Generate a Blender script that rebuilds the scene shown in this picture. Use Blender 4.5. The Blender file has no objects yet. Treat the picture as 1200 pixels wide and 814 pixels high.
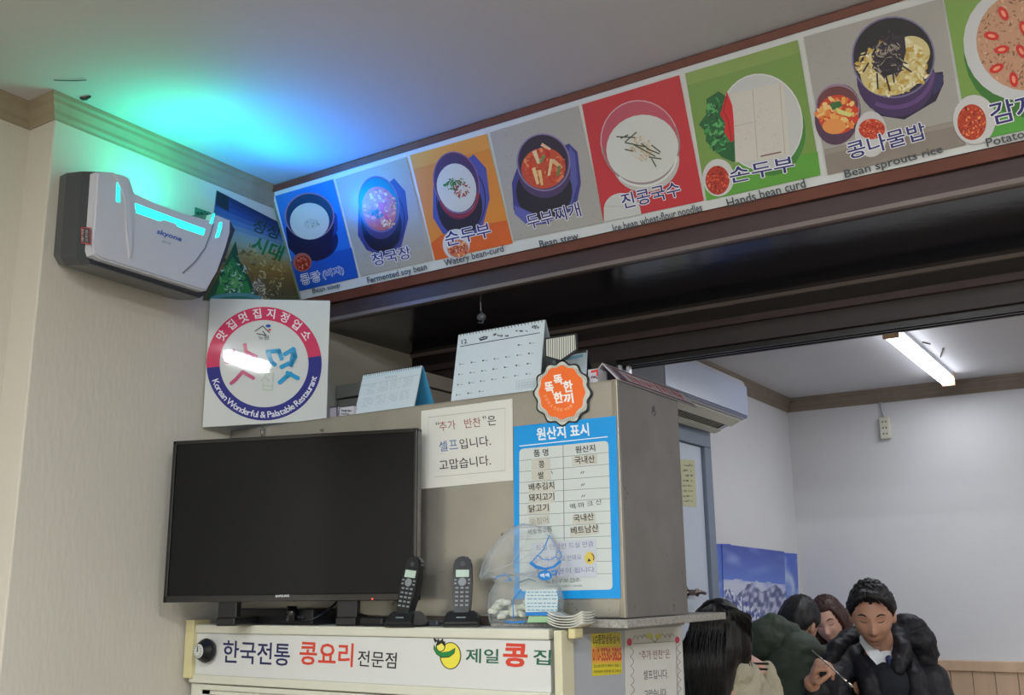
import bpy, bmesh, math, random
from mathutils import Vector, Matrix, noise
from math import sin, cos, pi, radians as R

C = bpy.context.scene.collection
Z0 = 1.15                                   # eye height of the camera
# ------------------------------------------------------------------ camera
FPX = 1178.8
YAW, PITCH, ROLL = R(32.798), R(13.319), R(-0.758)
_f = Vector((-sin(YAW)*cos(PITCH), cos(YAW)*cos(PITCH), sin(PITCH)))
_r = Vector((cos(YAW), sin(YAW), 0)); _u = _r.cross(_f)
CR = _r*cos(ROLL)+_u*sin(ROLL); CU = -_r*sin(ROLL)+_u*cos(ROLL); CF = _f
CAM = Vector((0, 0, Z0))
cd = bpy.data.cameras.new('camera'); cam = bpy.data.objects.new('camera', cd); C.objects.link(cam)
cd.sensor_width = 36; cd.lens = 36*FPX/1200; cd.clip_start = .02
m3 = Matrix((CR, CU, -CF)).transposed()
cam.matrix_world = Matrix.Translation(CAM) @ m3.to_4x4()
bpy.context.scene.camera = cam
# ------------------------------------------------------------------ world, exposure
W = bpy.data.worlds.new('world'); bpy.context.scene.world = W; W.use_nodes = True
W.node_tree.nodes['Background'].inputs[0].default_value = (.55, .6, .7, 1)
W.node_tree.nodes['Background'].inputs[1].default_value = .25
vs = bpy.context.scene.view_settings
vs.view_transform = 'Standard'; vs.look = 'None'; vs.gamma = 1; vs.use_curve_mapping = False
vs.exposure = 0.08

def lamp(name, kind, loc, energy, col, size=(.1, .1), aim=None, spot=None, blend=.6):
    l = bpy.data.lights.new(name, kind); l.energy = energy; l.color = col
    if kind == 'AREA':
        l.shape = 'RECTANGLE'; l.size, l.size_y = size
    else:
        l.shadow_soft_size = size[0]
    if spot: l.spot_size = spot; l.spot_blend = blend
    o = bpy.data.objects.new(name, l); C.objects.link(o); o.location = loc
    if aim is not None:
        o.rotation_euler = (Vector(aim)-Vector(loc)).to_track_quat('-Z', 'Y').to_euler()
    return o
HC = 1.31+Z0        # main ceiling
XW = -2.385         # pillar wall
XB = -1.72          # back room left wall
YF = 5.5            # back room far wall
HB = .995+Z0        # back room ceiling
# light of the ceiling tubes in the dining room (the fixtures themselves are built below)
TUBES = [(-.90, -.27, .38, R(-20)), (1.3, -.30, 1.25, 0), (-.9, -2.4, 1.25, 0), (1.3, -2.4, 1.25, 0)]
for i, (x, y, ln, ra) in enumerate(TUBES):
    o = lamp('tube_light_source', 'AREA', (x, y, HC-.075), (22, 78, 78, 78)[i], (.95, .985, 1), (ln*.9, .04), aim=(x, y, 0))
    o.rotation_euler = (0, 0, ra)
lamp('back_tube_light_source', 'AREA', (-.834, 4.70, HB-.07), 5, (.93, .96, 1), (.09, 1.2), aim=(-.834, 4.70, 0))
lamp('back_tube_light_source', 'AREA', (1.3, 4.0, HB-.07), 30, (.98, .98, 1), (.09, 1.2), aim=(1.3, 4.0, 0))  # unseen tube added at the right to spread light through the back room
# coloured mood lamps inside the top of the air purifier
lamp('purifier_teal_lamp', 'AREA', (-2.275, 1.71, 1.075+Z0), 2.1, (.03, .95, .64), (.06, .42), aim=(-2.36, 1.71, 2.62))
lamp('purifier_blue_lamp', 'AREA', (-2.26, 1.95, 1.07+Z0), 1.15, (.0, .20, 1), (.05, .05), aim=(-2.05, 2.08, 1.31+Z0))
lamp('purifier_blue_lamp', 'SPOT', (-2.24, 2.0, 1.06+Z0), 17, (.0, .20, 1), (.05, .05), aim=(-1.55, 2.03, 1.60+Z0), spot=R(120), blend=1)

# ------------------------------------------------------------------ helpers
def sr(c):
    if isinstance(c, str):
        c = c.lstrip('#'); c = tuple(int(c[i:i+2], 16)/255 for i in (0, 2, 4))
    elif max(c) > 1.001: c = tuple(v/255 for v in c)
    return tuple(v/12.92 if v <= .04045 else ((v+.055)/1.055)**2.4 for v in c)
def ray(x, y): return (CR*(x-600) - CU*(y-407))/FPX + CF
def at(x, y, ax, val):
    """point where the sight line of photo pixel (x,y) meets the plane axis=val"""
    d = ray(x, y); t = (val-CAM[ax])/d[ax]
    return CAM + d*t
def atd(x, y, dep): return CAM + ray(x, y)*dep
def onplane(p, n):
    p = Vector(p); n = Vector(n).normalized()
    def f(x, y):
        d = ray(x, y); return CAM + d*((p-CAM).dot(n)/d.dot(n))
    return f

MATS = {}
def mat(name, col, rough=.6, metal=0, var=.0, vs_=8, bump=0, bs=60, emit=0, trans=0, ior=1.45, coat=0, stretch=None, alpha=1, dirt=None, spec=.5):
    if name in MATS: return MATS[name]
    m = bpy.data.materials.new(name); MATS[name] = m; m.use_nodes = True
    nt = m.node_tree; b = nt.nodes['Principled BSDF']; L = nt.links.new
    c = sr(col); b.inputs['Base Color'].default_value = (*c, 1)
    b.inputs['Roughness'].default_value = rough; b.inputs['Metallic'].default_value = metal
    b.inputs['Transmission Weight'].default_value = trans; b.inputs['IOR'].default_value = ior
    b.inputs['Coat Weight'].default_value = coat; b.inputs['Alpha'].default_value = alpha
    b.inputs['Specular IOR Level'].default_value = spec
    if emit:
        b.inputs['Emission Color'].default_value = (*c, 1); b.inputs['Emission Strength'].default_value = emit
    if var or bump or dirt:
        tc = nt.nodes.new('ShaderNodeTexCoord'); mp = nt.nodes.new('ShaderNodeMapping'); L(tc.outputs['Object'], mp.inputs[0])
        if stretch: mp.inputs['Scale'].default_value = stretch
    if var or dirt:
        n = nt.nodes.new('ShaderNodeTexNoise'); n.inputs['Scale'].default_value = vs_; n.inputs['Detail'].default_value = 6
        L(mp.outputs[0], n.inputs[0])
        r = nt.nodes.new('ShaderNodeValToRGB')
        r.color_ramp.elements[0].position = .3; r.color_ramp.elements[1].position = .7
        r.color_ramp.elements[0].color = (*[v*(1-var) for v in c], 1); r.color_ramp.elements[1].color = (*[min(1, v*(1+var)) for v in c], 1)
        L(n.outputs[0], r.inputs[0]); out = r.outputs[0]
        if dirt:
            n2 = nt.nodes.new('ShaderNodeTexNoise'); n2.inputs['Scale'].default_value = dirt[1]; n2.inputs['Detail'].default_value = 8; n2.inputs['Roughness'].default_value = .7
            L(tc.outputs['Object'], n2.inputs[0])
            r2 = nt.nodes.new('ShaderNodeValToRGB'); r2.color_ramp.elements[0].position = dirt[2]; r2.color_ramp.elements[1].position = dirt[2]+dirt[3]
            L(n2.outputs[0], r2.inputs[0])
            mx = nt.nodes.new('ShaderNodeMixRGB'); L(r2.outputs[0], mx.inputs[0]); L(out, mx.inputs[1]); mx.inputs[2].default_value = (*sr(dirt[0]), 1)
            out = mx.outputs[0]
        L(out, b.inputs['Base Color'])
    if bump:
        n = nt.nodes.new('ShaderNodeTexNoise'); n.inputs['Scale'].default_value = bs; n.inputs['Detail'].default_value = 4
        L(mp.outputs[0], n.inputs[0]); bp = nt.nodes.new('ShaderNodeBump'); bp.inputs['Strength'].default_value = bump; bp.inputs['Distance'].default_value = .004
        L(n.outputs[0], bp.inputs['Height']); L(bp.outputs[0], b.inputs['Normal'])
    return m
def ink(rough=.35, coat=0, name='ink'):
    name = f'{name}_{rough}'
    if name in MATS: return MATS[name]
    m = bpy.data.materials.new(name); MATS[name] = m; m.use_nodes = True; nt = m.node_tree
    a = nt.nodes.new('ShaderNodeVertexColor'); a.layer_name = 'Col'; b = nt.nodes['Principled BSDF']
    nt.links.new(a.outputs[0], b.inputs['Base Color']); b.inputs['Roughness'].default_value = rough; b.inputs['Coat Weight'].default_value = coat
    return m

def tag(o, label=None, cat=None, group=None, kind=None):
    if label: o['label'] = label
    if cat: o['category'] = cat
    if group: o['group'] = group
    if kind: o['kind'] = kind
    return o
def thing(name, label, cat, loc=(0, 0, 0), group=None):
    o = bpy.data.objects.new(name, None); C.objects.link(o); o.location = loc; o.empty_display_size = .05
    return tag(o, label, cat, group)
def rootloc(p):
    v = Vector((0, 0, 0))
    while p: v += p.location; p = p.parent
    return v
def link(name, bm, m, parent=None, smooth=False, origin=None):
    """bm in world coordinates -> one mesh object"""
    me = bpy.data.meshes.new(name)
    if parent is not None: off = rootloc(parent)
    else:
        if origin is None:
            xs = [v.co for v in bm.verts]
            lo = Vector([min(c[i] for c in xs) for i in range(3)]); hi = Vector([max(c[i] for c in xs) for i in range(3)])
            origin = Vector(((lo.x+hi.x)/2, (lo.y+hi.y)/2, lo.z))
        off = Vector(origin)
    bmesh.ops.translate(bm, verts=bm.verts, vec=-off)
    bmesh.ops.recalc_face_normals(bm, faces=bm.faces)
    bm.to_mesh(me); bm.free()
    for p in me.polygons: p.use_smooth = smooth
    o = bpy.data.objects.new(name, me); C.objects.link(o)
    for mm in (m if isinstance(m, (list, tuple)) else [m]): me.materials.append(mm)
    if parent is not None: o.parent = parent
    else: o.location = off
    return o
def B(): return bmesh.new()
def add_box(bm, lo, hi, bev=0, mtx=None, seg=2):
    lo = Vector(lo); hi = Vector(hi)
    r = bmesh.ops.create_cube(bm, size=1); vv = r['verts']
    for v in vv: v.co = Vector([lo[i]+(v.co[i]+.5)*(hi[i]-lo[i]) for i in range(3)])
    if bev:
        ed = {e for v in vv for e in v.link_edges}
        rr = bmesh.ops.bevel(bm, geom=list(ed), offset=bev, segments=seg, affect='EDGES', profile=.5)
        vv = list({v for f in rr['faces'] for v in f.verts} | {v for v in vv if v.is_valid})
    if mtx is not None:
        for v in vv: v.co = mtx @ v.co
    return vv
def box(name, lo, hi, m, parent=None, bev=0, mtx=None, smooth=False):
    bm = B(); add_box(bm, lo, hi, bev, mtx); return link(name, bm, m, parent, smooth)
def struct(name, lo, hi, m, bev=0):
    return tag(box(name, lo, hi, m, None, bev), kind='structure')
def add_prism(bm, pts, vec):
    """closed outline (3D points) extruded by vec"""
    vec = Vector(vec); a = [bm.verts.new(p) for p in pts]; b = [bm.verts.new(Vector(p)+vec) for p in pts]
    n = len(a); bm.faces.new(a); bm.faces.new(b[::-1])
    for i in range(n): bm.faces.new((a[i], b[i], b[(i+1) % n], a[(i+1) % n]))
    return a+b
def prism(name, pts, vec, m, parent=None, bev=0, smooth=False):
    bm = B(); add_prism(bm, pts, vec)
    if bev: 
        bmesh.ops.bevel(bm, geom=list(bm.edges), offset=bev, segments=2, affect='EDGES', profile=.5, clamp_overlap=True)
    return link(name, bm, m, parent, smooth)
def add_tube(bm, pts, r, n=8, cap=True):
    pts = [Vector(p) for p in pts]; k = len(pts); rr = r if isinstance(r, (list, tuple)) else [r]*k
    rings = []; up = None
    for i, p in enumerate(pts):
        t = (pts[min(i+1, k-1)]-pts[max(i-1, 0)]).normalized()
        if up is None: up = t.orthogonal().normalized()
        up = (up-t*up.dot(t)).normalized(); s = t.cross(up)
        rings.append([bm.verts.new(p+(up*cos(a)+s*sin(a))*rr[i]) for a in [2*pi*j/n for j in range(n)]])
    for i in range(k-1):
        for j in range(n): bm.faces.new((rings[i][j], rings[i][(j+1) % n], rings[i+1][(j+1) % n], rings[i+1][j]))
    if cap: bm.faces.new(rings[0][::-1]); bm.faces.new(rings[-1])
def tube(name, pts, r, m, parent=None, n=8): bm = B(); add_tube(bm, pts, r, n); return link(name, bm, m, parent, True)
def add_ell(bm, c, rad, u=16, v=10, rot=None):
    r = bmesh.ops.create_uvsphere(bm, u_segments=u, v_segments=v, radius=1)['verts']
    M = Matrix.Translation(Vector(c)) @ (rot.to_4x4() if rot else Matrix()) @ Matrix.Diagonal((*rad, 1))
    for p in r: p.co = M @ p.co
    return r
def add_lathe(bm, prof, c=(0, 0, 0), n=24, M=None):
    M = M or Matrix.Translation(Vector(c)); rings = []
    for (r, z) in prof: rings.append([bm.verts.new(M @ Vector((r*cos(2*pi*j/n), r*sin(2*pi*j/n), z))) for j in range(n)])
    for i in range(len(prof)-1):
        for j in range(n): bm.faces.new((rings[i][j], rings[i][(j+1) % n], rings[i+1][(j+1) % n], rings[i+1][j]))
    bm.faces.new(rings[0][::-1]); bm.faces.new(rings[-1])

# ---- flat print on a real surface: coloured shapes on a plane, given in the photo's own pixels of that surface
_tc = {}
def glyphs(s, off):
    k = (s, off)
    if k in _tc: return _tc[k]
    cu = bpy.data.curves.new('t', 'FONT'); cu.body = s; cu.resolution_u = 2; cu.offset = off
    o = bpy.data.objects.new('t', cu); C.objects.link(o)
    dg = bpy.context.evaluated_depsgraph_get(); dg.update()
    me = bpy.data.meshes.new_from_object(o.evaluated_get(dg))
    v = [(p.co.x, p.co.y) for p in me.vertices]; f = [tuple(p.vertices) for p in me.polygons]
    bpy.data.objects.remove(o); bpy.data.curves.remove(cu); bpy.data.meshes.remove(me)
    _tc[k] = (v, f); return v, f
class Print:
    def __init__(s, fmap, n, start=.0004, step=.00003):
        s.f = fmap; s.n = Vector(n).normalized(); s.z = start; s.step = step; s.v = []; s.fc = []; s.col = []
    def _add(s, pts, faces, col):
        b = len(s.v); off = s.n*s.z
        s.v += [s.f(x, y)+off for x, y in pts]; c = sr(col)
        for f in faces: s.fc.append([b+i for i in f]); s.col.append(c)
    def up(s): s.z += s.step
    def poly(s, pts, col): s._add(pts, [range(len(pts))], col); s.up()
    def ell(s, cx, cy, rx, ry, col, ang=0, n=28, a0=0, a1=360):
        c, d = cos(R(ang)), sin(R(ang)); P = []
        full = a1-a0 >= 360
        for i in range(n if full else n+1):
            t = R(a0+(a1-a0)*i/n); x, y = rx*cos(t), ry*sin(t); P.append((cx+x*c-y*d, cy+x*d+y*c))
        s.poly(P, col)
    def ring(s, cx, cy, rx, ry, w, col, ang=0, n=32, a0=0, a1=360):
        c, d = cos(R(ang)), sin(R(ang)); P = []; F = []
        for i in range(n+1):
            t = R(a0+(a1-a0)*i/n)
            for k in (0, w): x, y = (rx-k)*cos(t), (ry-k)*sin(t); P.append((cx+x*c-y*d, cy+x*d+y*c))
        for i in range(n): F.append((2*i, 2*i+1, 2*i+3, 2*i+2))
        s._add(P, F, col); s.up()
    def line(s, pts, w, col):
        for (a, b) in zip(pts[:-1], pts[1:]):
            dx, dy = b[0]-a[0], b[1]-a[1]; l = math.hypot(dx, dy) or 1; nx, ny = -dy/l*w/2, dx/l*w/2; ex, ey = dx/l*w*.3, dy/l*w*.3
            s._add([(a[0]+nx-ex, a[1]+ny-ey), (b[0]+nx+ex, b[1]+ny+ey), (b[0]-nx+ex, b[1]-ny+ey), (a[0]-nx-ex, a[1]-ny-ey)], [range(4)], col)
        s.up()
    def text(s, t, p0, p1, h, col, off=0, outline=None, upv=None, oo=.045):
        v, f = glyphs(t, 0)
        xs = [p[0] for p in v]; ys = [p[1] for p in v]; x0, x1, y0, y1 = min(xs), max(xs), min(ys), max(ys)
        dx, dy = p1[0]-p0[0], p1[1]-p0[1]; l = math.hypot(dx, dy)
        u = upv or (dy/l*1, -dx/l)
        if upv: q = math.hypot(*upv); u = (upv[0]/q, upv[1]/q)
        def mp(p):
            a = (p[0]-x0)/(x1-x0); b = (p[1]-y0)/(y1-y0)*h
            return (p0[0]+dx*a+u[0]*b, p0[1]+dy*a+u[1]*b)
        def stamp(r_, k, c):
            for i in range(k):
                a_ = 2*pi*(i+.5)/k; sx, sy = r_*cos(a_), r_*sin(a_); s._add([mp((p[0]+sx, p[1]+sy)) for p in v], f, c); s.z += s.step*.15
        if outline: stamp(oo*1.3, 8, outline); s.up()
        if off: stamp(off*1.2, 4, col)
        s._add([mp(p) for p in v], f, col); s.up()
    def arctext(s, t, c, rx, ry, a0, a1, h, col, inward=False, off=0):
        """letters spread along an arc; inward: tops point to the centre (bottom arc)"""
        ws = [(.30 if ch == ' ' else max(p[0] for p in glyphs(ch, 0)[0])-min(p[0] for p in glyphs(ch, 0)[0])+.13) for ch in t]; tot = sum(ws); acc = 0
        for i, ch in enumerate(t):
            mid = (acc+ws[i]/2)/tot; acc += ws[i]
            if ch == ' ': continue
            a = R(a0+(a1-a0)*mid); x, y = c[0]+rx*cos(a), c[1]+ry*sin(a)
            rad = Vector((cos(a)*rx, sin(a)*ry)).normalized(); u = -rad if inward else rad
            rt = Vector((-u.y, u.x))
            v, f = glyphs(ch, 0)
            xs = [p[0] for p in v]; xm = (min(xs)+max(xs))/2; H = .72
            for ox, oy in ([(0, 0)]+([(off, 0), (-off, 0), (0, off), (0, -off)] if off else [])):
                s._add([(x+rt.x*(p[0]-xm+ox)*h/H+u.x*(p[1]-.36+oy)*h/H, y+rt.y*(p[0]-xm+ox)*h/H+u.y*(p[1]-.36+oy)*h/H) for p in v], f, col); s.z += s.step*.1
        s.up()
    def chips(s, cx, cy, rx, ry, n, size, cols, seed=1, asp=2.0, ang=0, clump=1):
        rd = random.Random(seed); ca, sa = cos(R(ang)), sin(R(ang))
        for i in range(n):
            t = rd.random()*2*pi; q = rd.random()**(.5*clump); x, y = q*rx*cos(t), q*ry*sin(t)
            x, y = cx+x*ca-y*sa, cy+x*sa+y*ca
            w = size*(.5+rd.random()); hh = w/asp*(.6+.8*rd.random()); b = rd.random()*pi; c, d = cos(b), sin(b)
            P = []
            for j in range(6):
                k = 2*pi*j/6; e = .75+.5*rd.random(); X, Y = w*cos(k)*e/2, hh*sin(k)*e/2; P.append((x+X*c-Y*d, y+X*d+Y*c))
            s._add(P, [range(6)], rd.choice(cols))
            if i % 12 == 0: s.up()
        s.up()
    def build(s, name, parent, rough=.35):
        me = bpy.data.meshes.new(name); off = rootloc(parent) if parent else Vector()
        me.from_pydata([v-off for v in s.v], [], [list(f) for f in s.fc])
        at_ = me.color_attributes.new('Col', 'FLOAT_COLOR', 'CORNER'); arr = []
        for p, c in zip(me.polygons, s.col):
            arr += [*c, 1.0]*p.loop_total
        at_.data.foreach_set('color', arr)
        me.materials.append(ink(rough)); o = bpy.data.objects.new(name, me); C.objects.link(o)
        if parent: o.parent = parent
        return o

# ------------------------------------------------------------------ materials
M_WALL = mat('wallpaper', (202, 197, 184), .75, var=.03, vs_=3, bump=.25, bs=90, stretch=(1, 1, .25))
M_WALLB = mat('wallpaper_back', (205, 206, 210), .75, var=.03, vs_=2, bump=.15, bs=80)
M_CEIL = mat('ceiling_paper', (200, 197, 194), .8, var=.03, vs_=1.5, bump=.15, bs=50)
M_FLOOR = mat('floor_vinyl', (120, 112, 102), .45, var=.15, vs_=6, stretch=(1, 8, 1))
M_TRIM = mat('crown_paint', (150, 138, 115), .5, var=.1, vs_=12)
M_TRIMB = mat('crown_paint_back', (128, 116, 104), .5, var=.1, vs_=12)
M_BEAM = mat('beam_brown', (66, 50, 50), .45, var=.12, vs_=20, stretch=(.3, 3, 3))
M_SOFFIT = mat('black_film', (20, 25, 36), .16, var=.3, vs_=3, bump=.5, bs=5)
M_DARKW = mat('dark_panel', (70, 62, 56), .6, var=.2, vs_=6)
M_STEEL = mat('stainless', (172, 169, 160), .27, metal=.62, var=.10, vs_=6, dirt=((96, 88, 78), 24, .63, .05), bump=.04, bs=30)
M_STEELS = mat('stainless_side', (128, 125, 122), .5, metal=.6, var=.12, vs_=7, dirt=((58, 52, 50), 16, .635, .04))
M_IVORY = mat('ivory_enamel', (205, 205, 190), .4, var=.03, vs_=10)
M_GREYP = mat('grey_enamel', (172, 178, 184), .4, var=.03)
M_YEL = mat('yellowed_plastic', (205, 196, 150), .5, var=.05, vs_=30)
M_BLACK = mat('black_plastic', (20, 21, 24), .35)
M_BLACKG = mat('black_gloss', (10, 11, 13), .12, coat=.5)
M_SCREEN = mat('tv_glass', (20, 21, 23), .12, spec=.22)
M_WHITE = mat('white_plastic', (196, 198, 208), .35)
M_DKG = mat('dark_grey_plastic', (58, 62, 69), .3, coat=.3)
M_PAPER = mat('paper', (214, 214, 208), .7)
M_CARD = mat('white_card', (208, 212, 210), .45)
M_MARBLE = mat('speckled_slab', (150, 148, 142), .4, var=.35, vs_=120)
M_CHROME = mat('brushed_metal', (170, 165, 155), .3, metal=1)
M_WOOD = mat('pine_board', (196, 168, 142), .5, var=.10, vs_=5, stretch=(5, 5, .6))
M_CHAIR = mat('chair_wood', (120, 82, 50), .45, var=.15, vs_=8)
M_GLOW = mat('teal_glow', (40, 238, 225), .4, emit=2.2)
M_LAMP = mat('tube_glow', (245, 248, 255), .4, emit=6)
M_LAMPW = mat('tube_glow_warm', (250, 252, 255), .4, emit=46)

# ------------------------------------------------------------------ structure
XR, YB0 = 3.2, -3.6
struct('floor', (-2.7, YB0, -.1), (XR, YF+.1, 0), M_FLOOR)
struct('ceiling', (-2.7, YB0, HC), (XR, 2.45, HC+.1), M_CEIL)
struct('ceiling_back', (XB-.1, 3.09, HB), (XR, YF+.1, HB+.1), M_WALLB)
bm = B(); JY = 1.436; XL = -2.5
add_box(bm, (XL-.15, YB0, 0), (XL, JY, HC)); add_box(bm, (XL-.15, JY, 0), (XW, 3.1, HC), .004)
tag(link('wall_left', bm, M_WALL), kind='structure')
struct('wall_back_left', (XB-.12, 3.0, 0), (XB, YF, HB), M_WALLB)
struct('wall_far', (XB-.12, YF, 0), (XR, YF+.1, HB), M_WALLB)
struct('wall_right', (XR, YB0, 0), (XR+.1, YF, HC), M_WALL)
struct('wall_behind', (-2.7, YB0-.1, 0), (XR, YB0, HC), M_WALL)
# crown mouldings
def crown(name, path, m, h=.07, d=.028, side=1):
    """path of wall-line points at ceiling height; profile steps out of the wall"""
    prof = [(0, 0), (d, 0), (d, -.012), (d*.72, -.018), (d*.72, -.028), (d*.35, -.045), (d*.35, -.056), (d*.12, -h+.006), (d*.12, -h), (0, -h)]
    bm = B(); rings = []; n = len(path)
    for i, p in enumerate(path):
        p = Vector(p); dirs = []
        if i > 0: dirs.append((p-Vector(path[i-1])).normalized())
        if i < n-1: dirs.append((Vector(path[i+1])-p).normalized())
        ns = [Vector((d_.y, -d_.x, 0))*side for d_ in dirs]
        nn = ns[0] if len(ns) == 1 else (ns[0]+ns[1])/(1+ns[0].dot(ns[1]))
        rings.append([bm.verts.new(p+nn*a+Vector((0, 0, b))) for a, b in prof])
    k = len(prof)
    for i in range(n-1):
        for j in range(k): bm.faces.new((rings[i][j], rings[i][(j+1) % k], rings[i+1][(j+1) % k], rings[i+1][j]))
    bm.faces.new(rings[0]); bm.faces.new(rings[-1][::-1])
    return tag(link(name, bm, m), kind='structure')
crown('trim_1', [(XL, YB0, HC), (XL, JY, HC), (XW, JY, HC), (XW, 2.40, HC)], M_TRIM)
crown('trim_2', [(XB, 3.05, HB), (XB, YF, HB), (XR, YF, HB)], M_TRIMB, h=.075, d=.03)
# pine wainscot boards on the far wall
wn = thing('trim_3', None, None, (0, YF, 0)); wn['kind'] = 'structure'
wz = at(1110, 773, 1, YF-.02).z
x = XB+.01; i = 0
wb = B(); add_box(wb, (0, -.012, 0), (.096, 0, wz-.045), .003); wb = None
while x < 1.6:
    box('plank', (x, YF-.016, 0), (x+.097, YF, wz-.05), M_WOOD, wn, .0012); x += .1
box('cap_rail', (XB, YF-.03, wz-.05), (1.7, YF, wz), M_WOOD, wn, .004)
# main beam carrying the menu board: brown face, black glossy soffit, lower second beam and opening head
YA = 2.405; ZA = at(700, 311, 1, YA).z; YC = 2.985; ZC = at(729, 421, 1, YC).z
struct('trim_4', (XW, YA, ZA), (XR, YA+.05, HC), M_BEAM)
struct('trim_5', (XW, YA-.006, ZA-.008), (XR, YA+.012, ZA+.004), mat('beam_edge', (120, 108, 104), .35))
bm = B(); add_box(bm, (XW, YA+.05, ZA), (XR, YC+.06, ZA+.06)); tag(link('ceiling_soffit', bm, M_SOFFIT), kind='structure')
struct('trim_6', (XW, YC, ZC), (XR, YC+.1, ZA), mat('beam_dark', (46, 38, 37), .5, var=.15, vs_=15, stretch=(.3, 3, 3)))
struct('trim_7', (XW, YC-.012, ZA-.012), (XR, YC, ZA), mat('beam_edge', (120, 108, 104), .35))
struct('trim_8', (XW, YC-.02, (ZA+ZC)/2-.01), (XR, YC, (ZA+ZC)/2+.012), M_BEAM)
# sliding-door tracks under the head, and the jamb
XJ = at(728, 428, 1, YC).x
for k in range(3):
    struct('trim_%d' % (9+k), (XJ-.03, YC+.02+.03*k, ZC-.018), (XR, YC+.032+.03*k, ZC), mat('track_black', (18, 17, 19), .35))
struct('trim_12', (XJ-.06, YC-.01, 0), (XJ-.012, YC+.1, ZC), mat('jamb_black', (24, 22, 24), .4))
bm = B(); add_box(bm, (XJ-.012, YC, 0), (XJ-.004, YC+.015, ZC-.018)); add_box(bm, (XJ+.004, YC+.03, 0), (XJ+.014, YC+.05, ZC-.018))
tag(link('trim_13', bm, mat('alu_white', (205, 208, 215), .25, metal=.4)), kind='structure')
struct('wall_kitchen', (XW, YC, 0), (XJ-.06, YC+.08, ZC), M_DARKW)
struct('wall_jamb', (XB-.12, YC+.08, 0), (XJ-.03, YC+.12, HB+.05), M_WALLB)
# header closing the gap between soffit and the low ceiling of the back room
struct('wall_header', (XW, YC+.1, ZC), (XR, YC+.13, HC), M_WALLB)

# door in the back room's left wall
d1 = thing('door_1', None, None, (XB, 4.1, 0)); d1['kind'] = 'structure'
dj = at(822, 508, 0, XB); dy1 = 4.26; dz = at(824, 506, 0, XB).z
MF = mat('door_frame_blue', (118, 132, 150), .4)
box('frame_jamb', (XB+.001, dy1-.075, 0), (XB+.03, dy1, dz-.0755), MF, d1, .003); box('frame_jamb', (XB+.001, dy1-.95, 0), (XB+.03, dy1-.875, dz-.0755), MF, d1, .003); box('frame_head', (XB+.001, dy1-.95, dz-.075), (XB+.03, dy1, dz), MF, d1, .003)
box('door_leaf', (XB+.001, dy1-.873, 0.01), (XB+.012, dy1-.078, dz-.078), mat('door_leaf_white', (196, 206, 222), .35), d1)
h = at(813, 694, 0, XB+.05)
bm = B(); Mh = Matrix.Translation((XB+.012, h.y, h.z)) @ Matrix.Rotation(pi/2, 4, 'Y')
add_lathe(bm, [(.026, 0), (.026, .006), (.012, .012), (.012, .045), (.016, .05), (.016, .056)], M=Mh, n=18)
add_tube(bm, [(XB+.062, h.y, h.z), (XB+.064, h.y+.03, h.z+.002), (XB+.062, h.y+.09, h.z-.004)], [.009, .009, .007])
link('handle', bm, mat('worn_chrome', (130, 118, 110), .3, metal=1), d1, True)
box('strike_plate', (XB+.012, h.y-.03, h.z-.07), (XB+.016, h.y+.03, h.z-.045), mat('white_enamel', (220, 225, 235), .3), d1)

# ceiling tube fixtures
def tubefix(name, label, c, size, m, group=None, cap=None, rot=0):
    RM = Matrix.Translation(Vector(c)) @ Matrix.Rotation(rot, 4, 'Z') @ Matrix.Translation(-Vector(c))
    t = thing(name, label, 'ceiling light', (c[0], c[1], c[2]-.065), group)
    sx, sy = size[0]/2, size[1]/2
    box('housing', (c[0]-sx*.9, c[1]-sy*.99, c[2]-.02), (c[0]+sx*.9, c[1]+sy*.99, c[2]), M_WHITE, t, 0, RM)
    bm = B(); add_box(bm, (c[0]-sx, c[1]-sy, c[2]-.062), (c[0]+sx, c[1]+sy, c[2]-.02), .014, RM, seg=3); link('diffuser', bm, m, t, False)
    if cap: 
        for k in (-1, 1): box('end_cap', (c[0]-sx-.001, c[1]+k*(sy+.006)-.006, c[2]-.064), (c[0]+sx+.001, c[1]+k*(sy+.006)+.006, c[2]), cap, t, .002)
    return t
for (x, y, ln, ra), w in zip(TUBES, ('above the viewer on the left', 'on the right above the viewer', 'far behind the viewer on the left', 'far behind the viewer on the right')):
    tubefix('ceiling_tube_light', 'long white ceiling tube light in the dining room, '+w, (x, y, HC), (ln, .045), M_LAMPW, 'dining room tube lights', None, ra)
# ------------------------------------------------------------------ air purifier on the left wall
pf = .165
PX = XW+pf
ap = thing('air_purifier', 'white wall mounted air purifier with glowing teal slots and dark grey casing', 'air purifier', at(180, 330, 0, XW))
fp = lambda x, y, o=0: at(x, y, 0, PX+o)
out = [(113, 200), (133, 200.5), (146, 208), (155, 209), (157, 229), (246, 262), (251, 250), (275, 259), (280, 268), (266, 305), (245, 344), (238, 348), (112, 308), (106, 297)]
bm = B(); fr = [fp(*q) for q in out]; cy_ = sum(p.y for p in fr)/len(fr); cz_ = sum(p.z for p in fr)/len(fr)
rings = []
for (dx, sc, dz_) in ((-.012, 1.0, 0), (-.05, 1.03, .006), (-.12, 1.03, .018), (-pf, .99, .026)):
    rings.append([bm.verts.new((PX+dx, cy_+(p.y-cy_)*sc, cz_+(p.z-cz_)*sc+dz_)) for p in fr])
n = len(fr)
for a, b in zip(rings[:-1], rings[1:]):
    for j in range(n): bm.faces.new((a[j], a[(j+1) % n], b[(j+1) % n], b[j]))
bm.faces.new(rings[0]); bm.faces.new(rings[-1][::-1])
bmesh.ops.bevel(bm, geom=[e for e in bm.edges if abs(e.verts[0].co.x-PX+.012) < 1e-4 and abs(e.verts[1].co.x-PX+.012) < 1e-4], offset=.006, segments=2, affect='EDGES')
link('casing', bm, M_DKG, ap)
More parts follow.
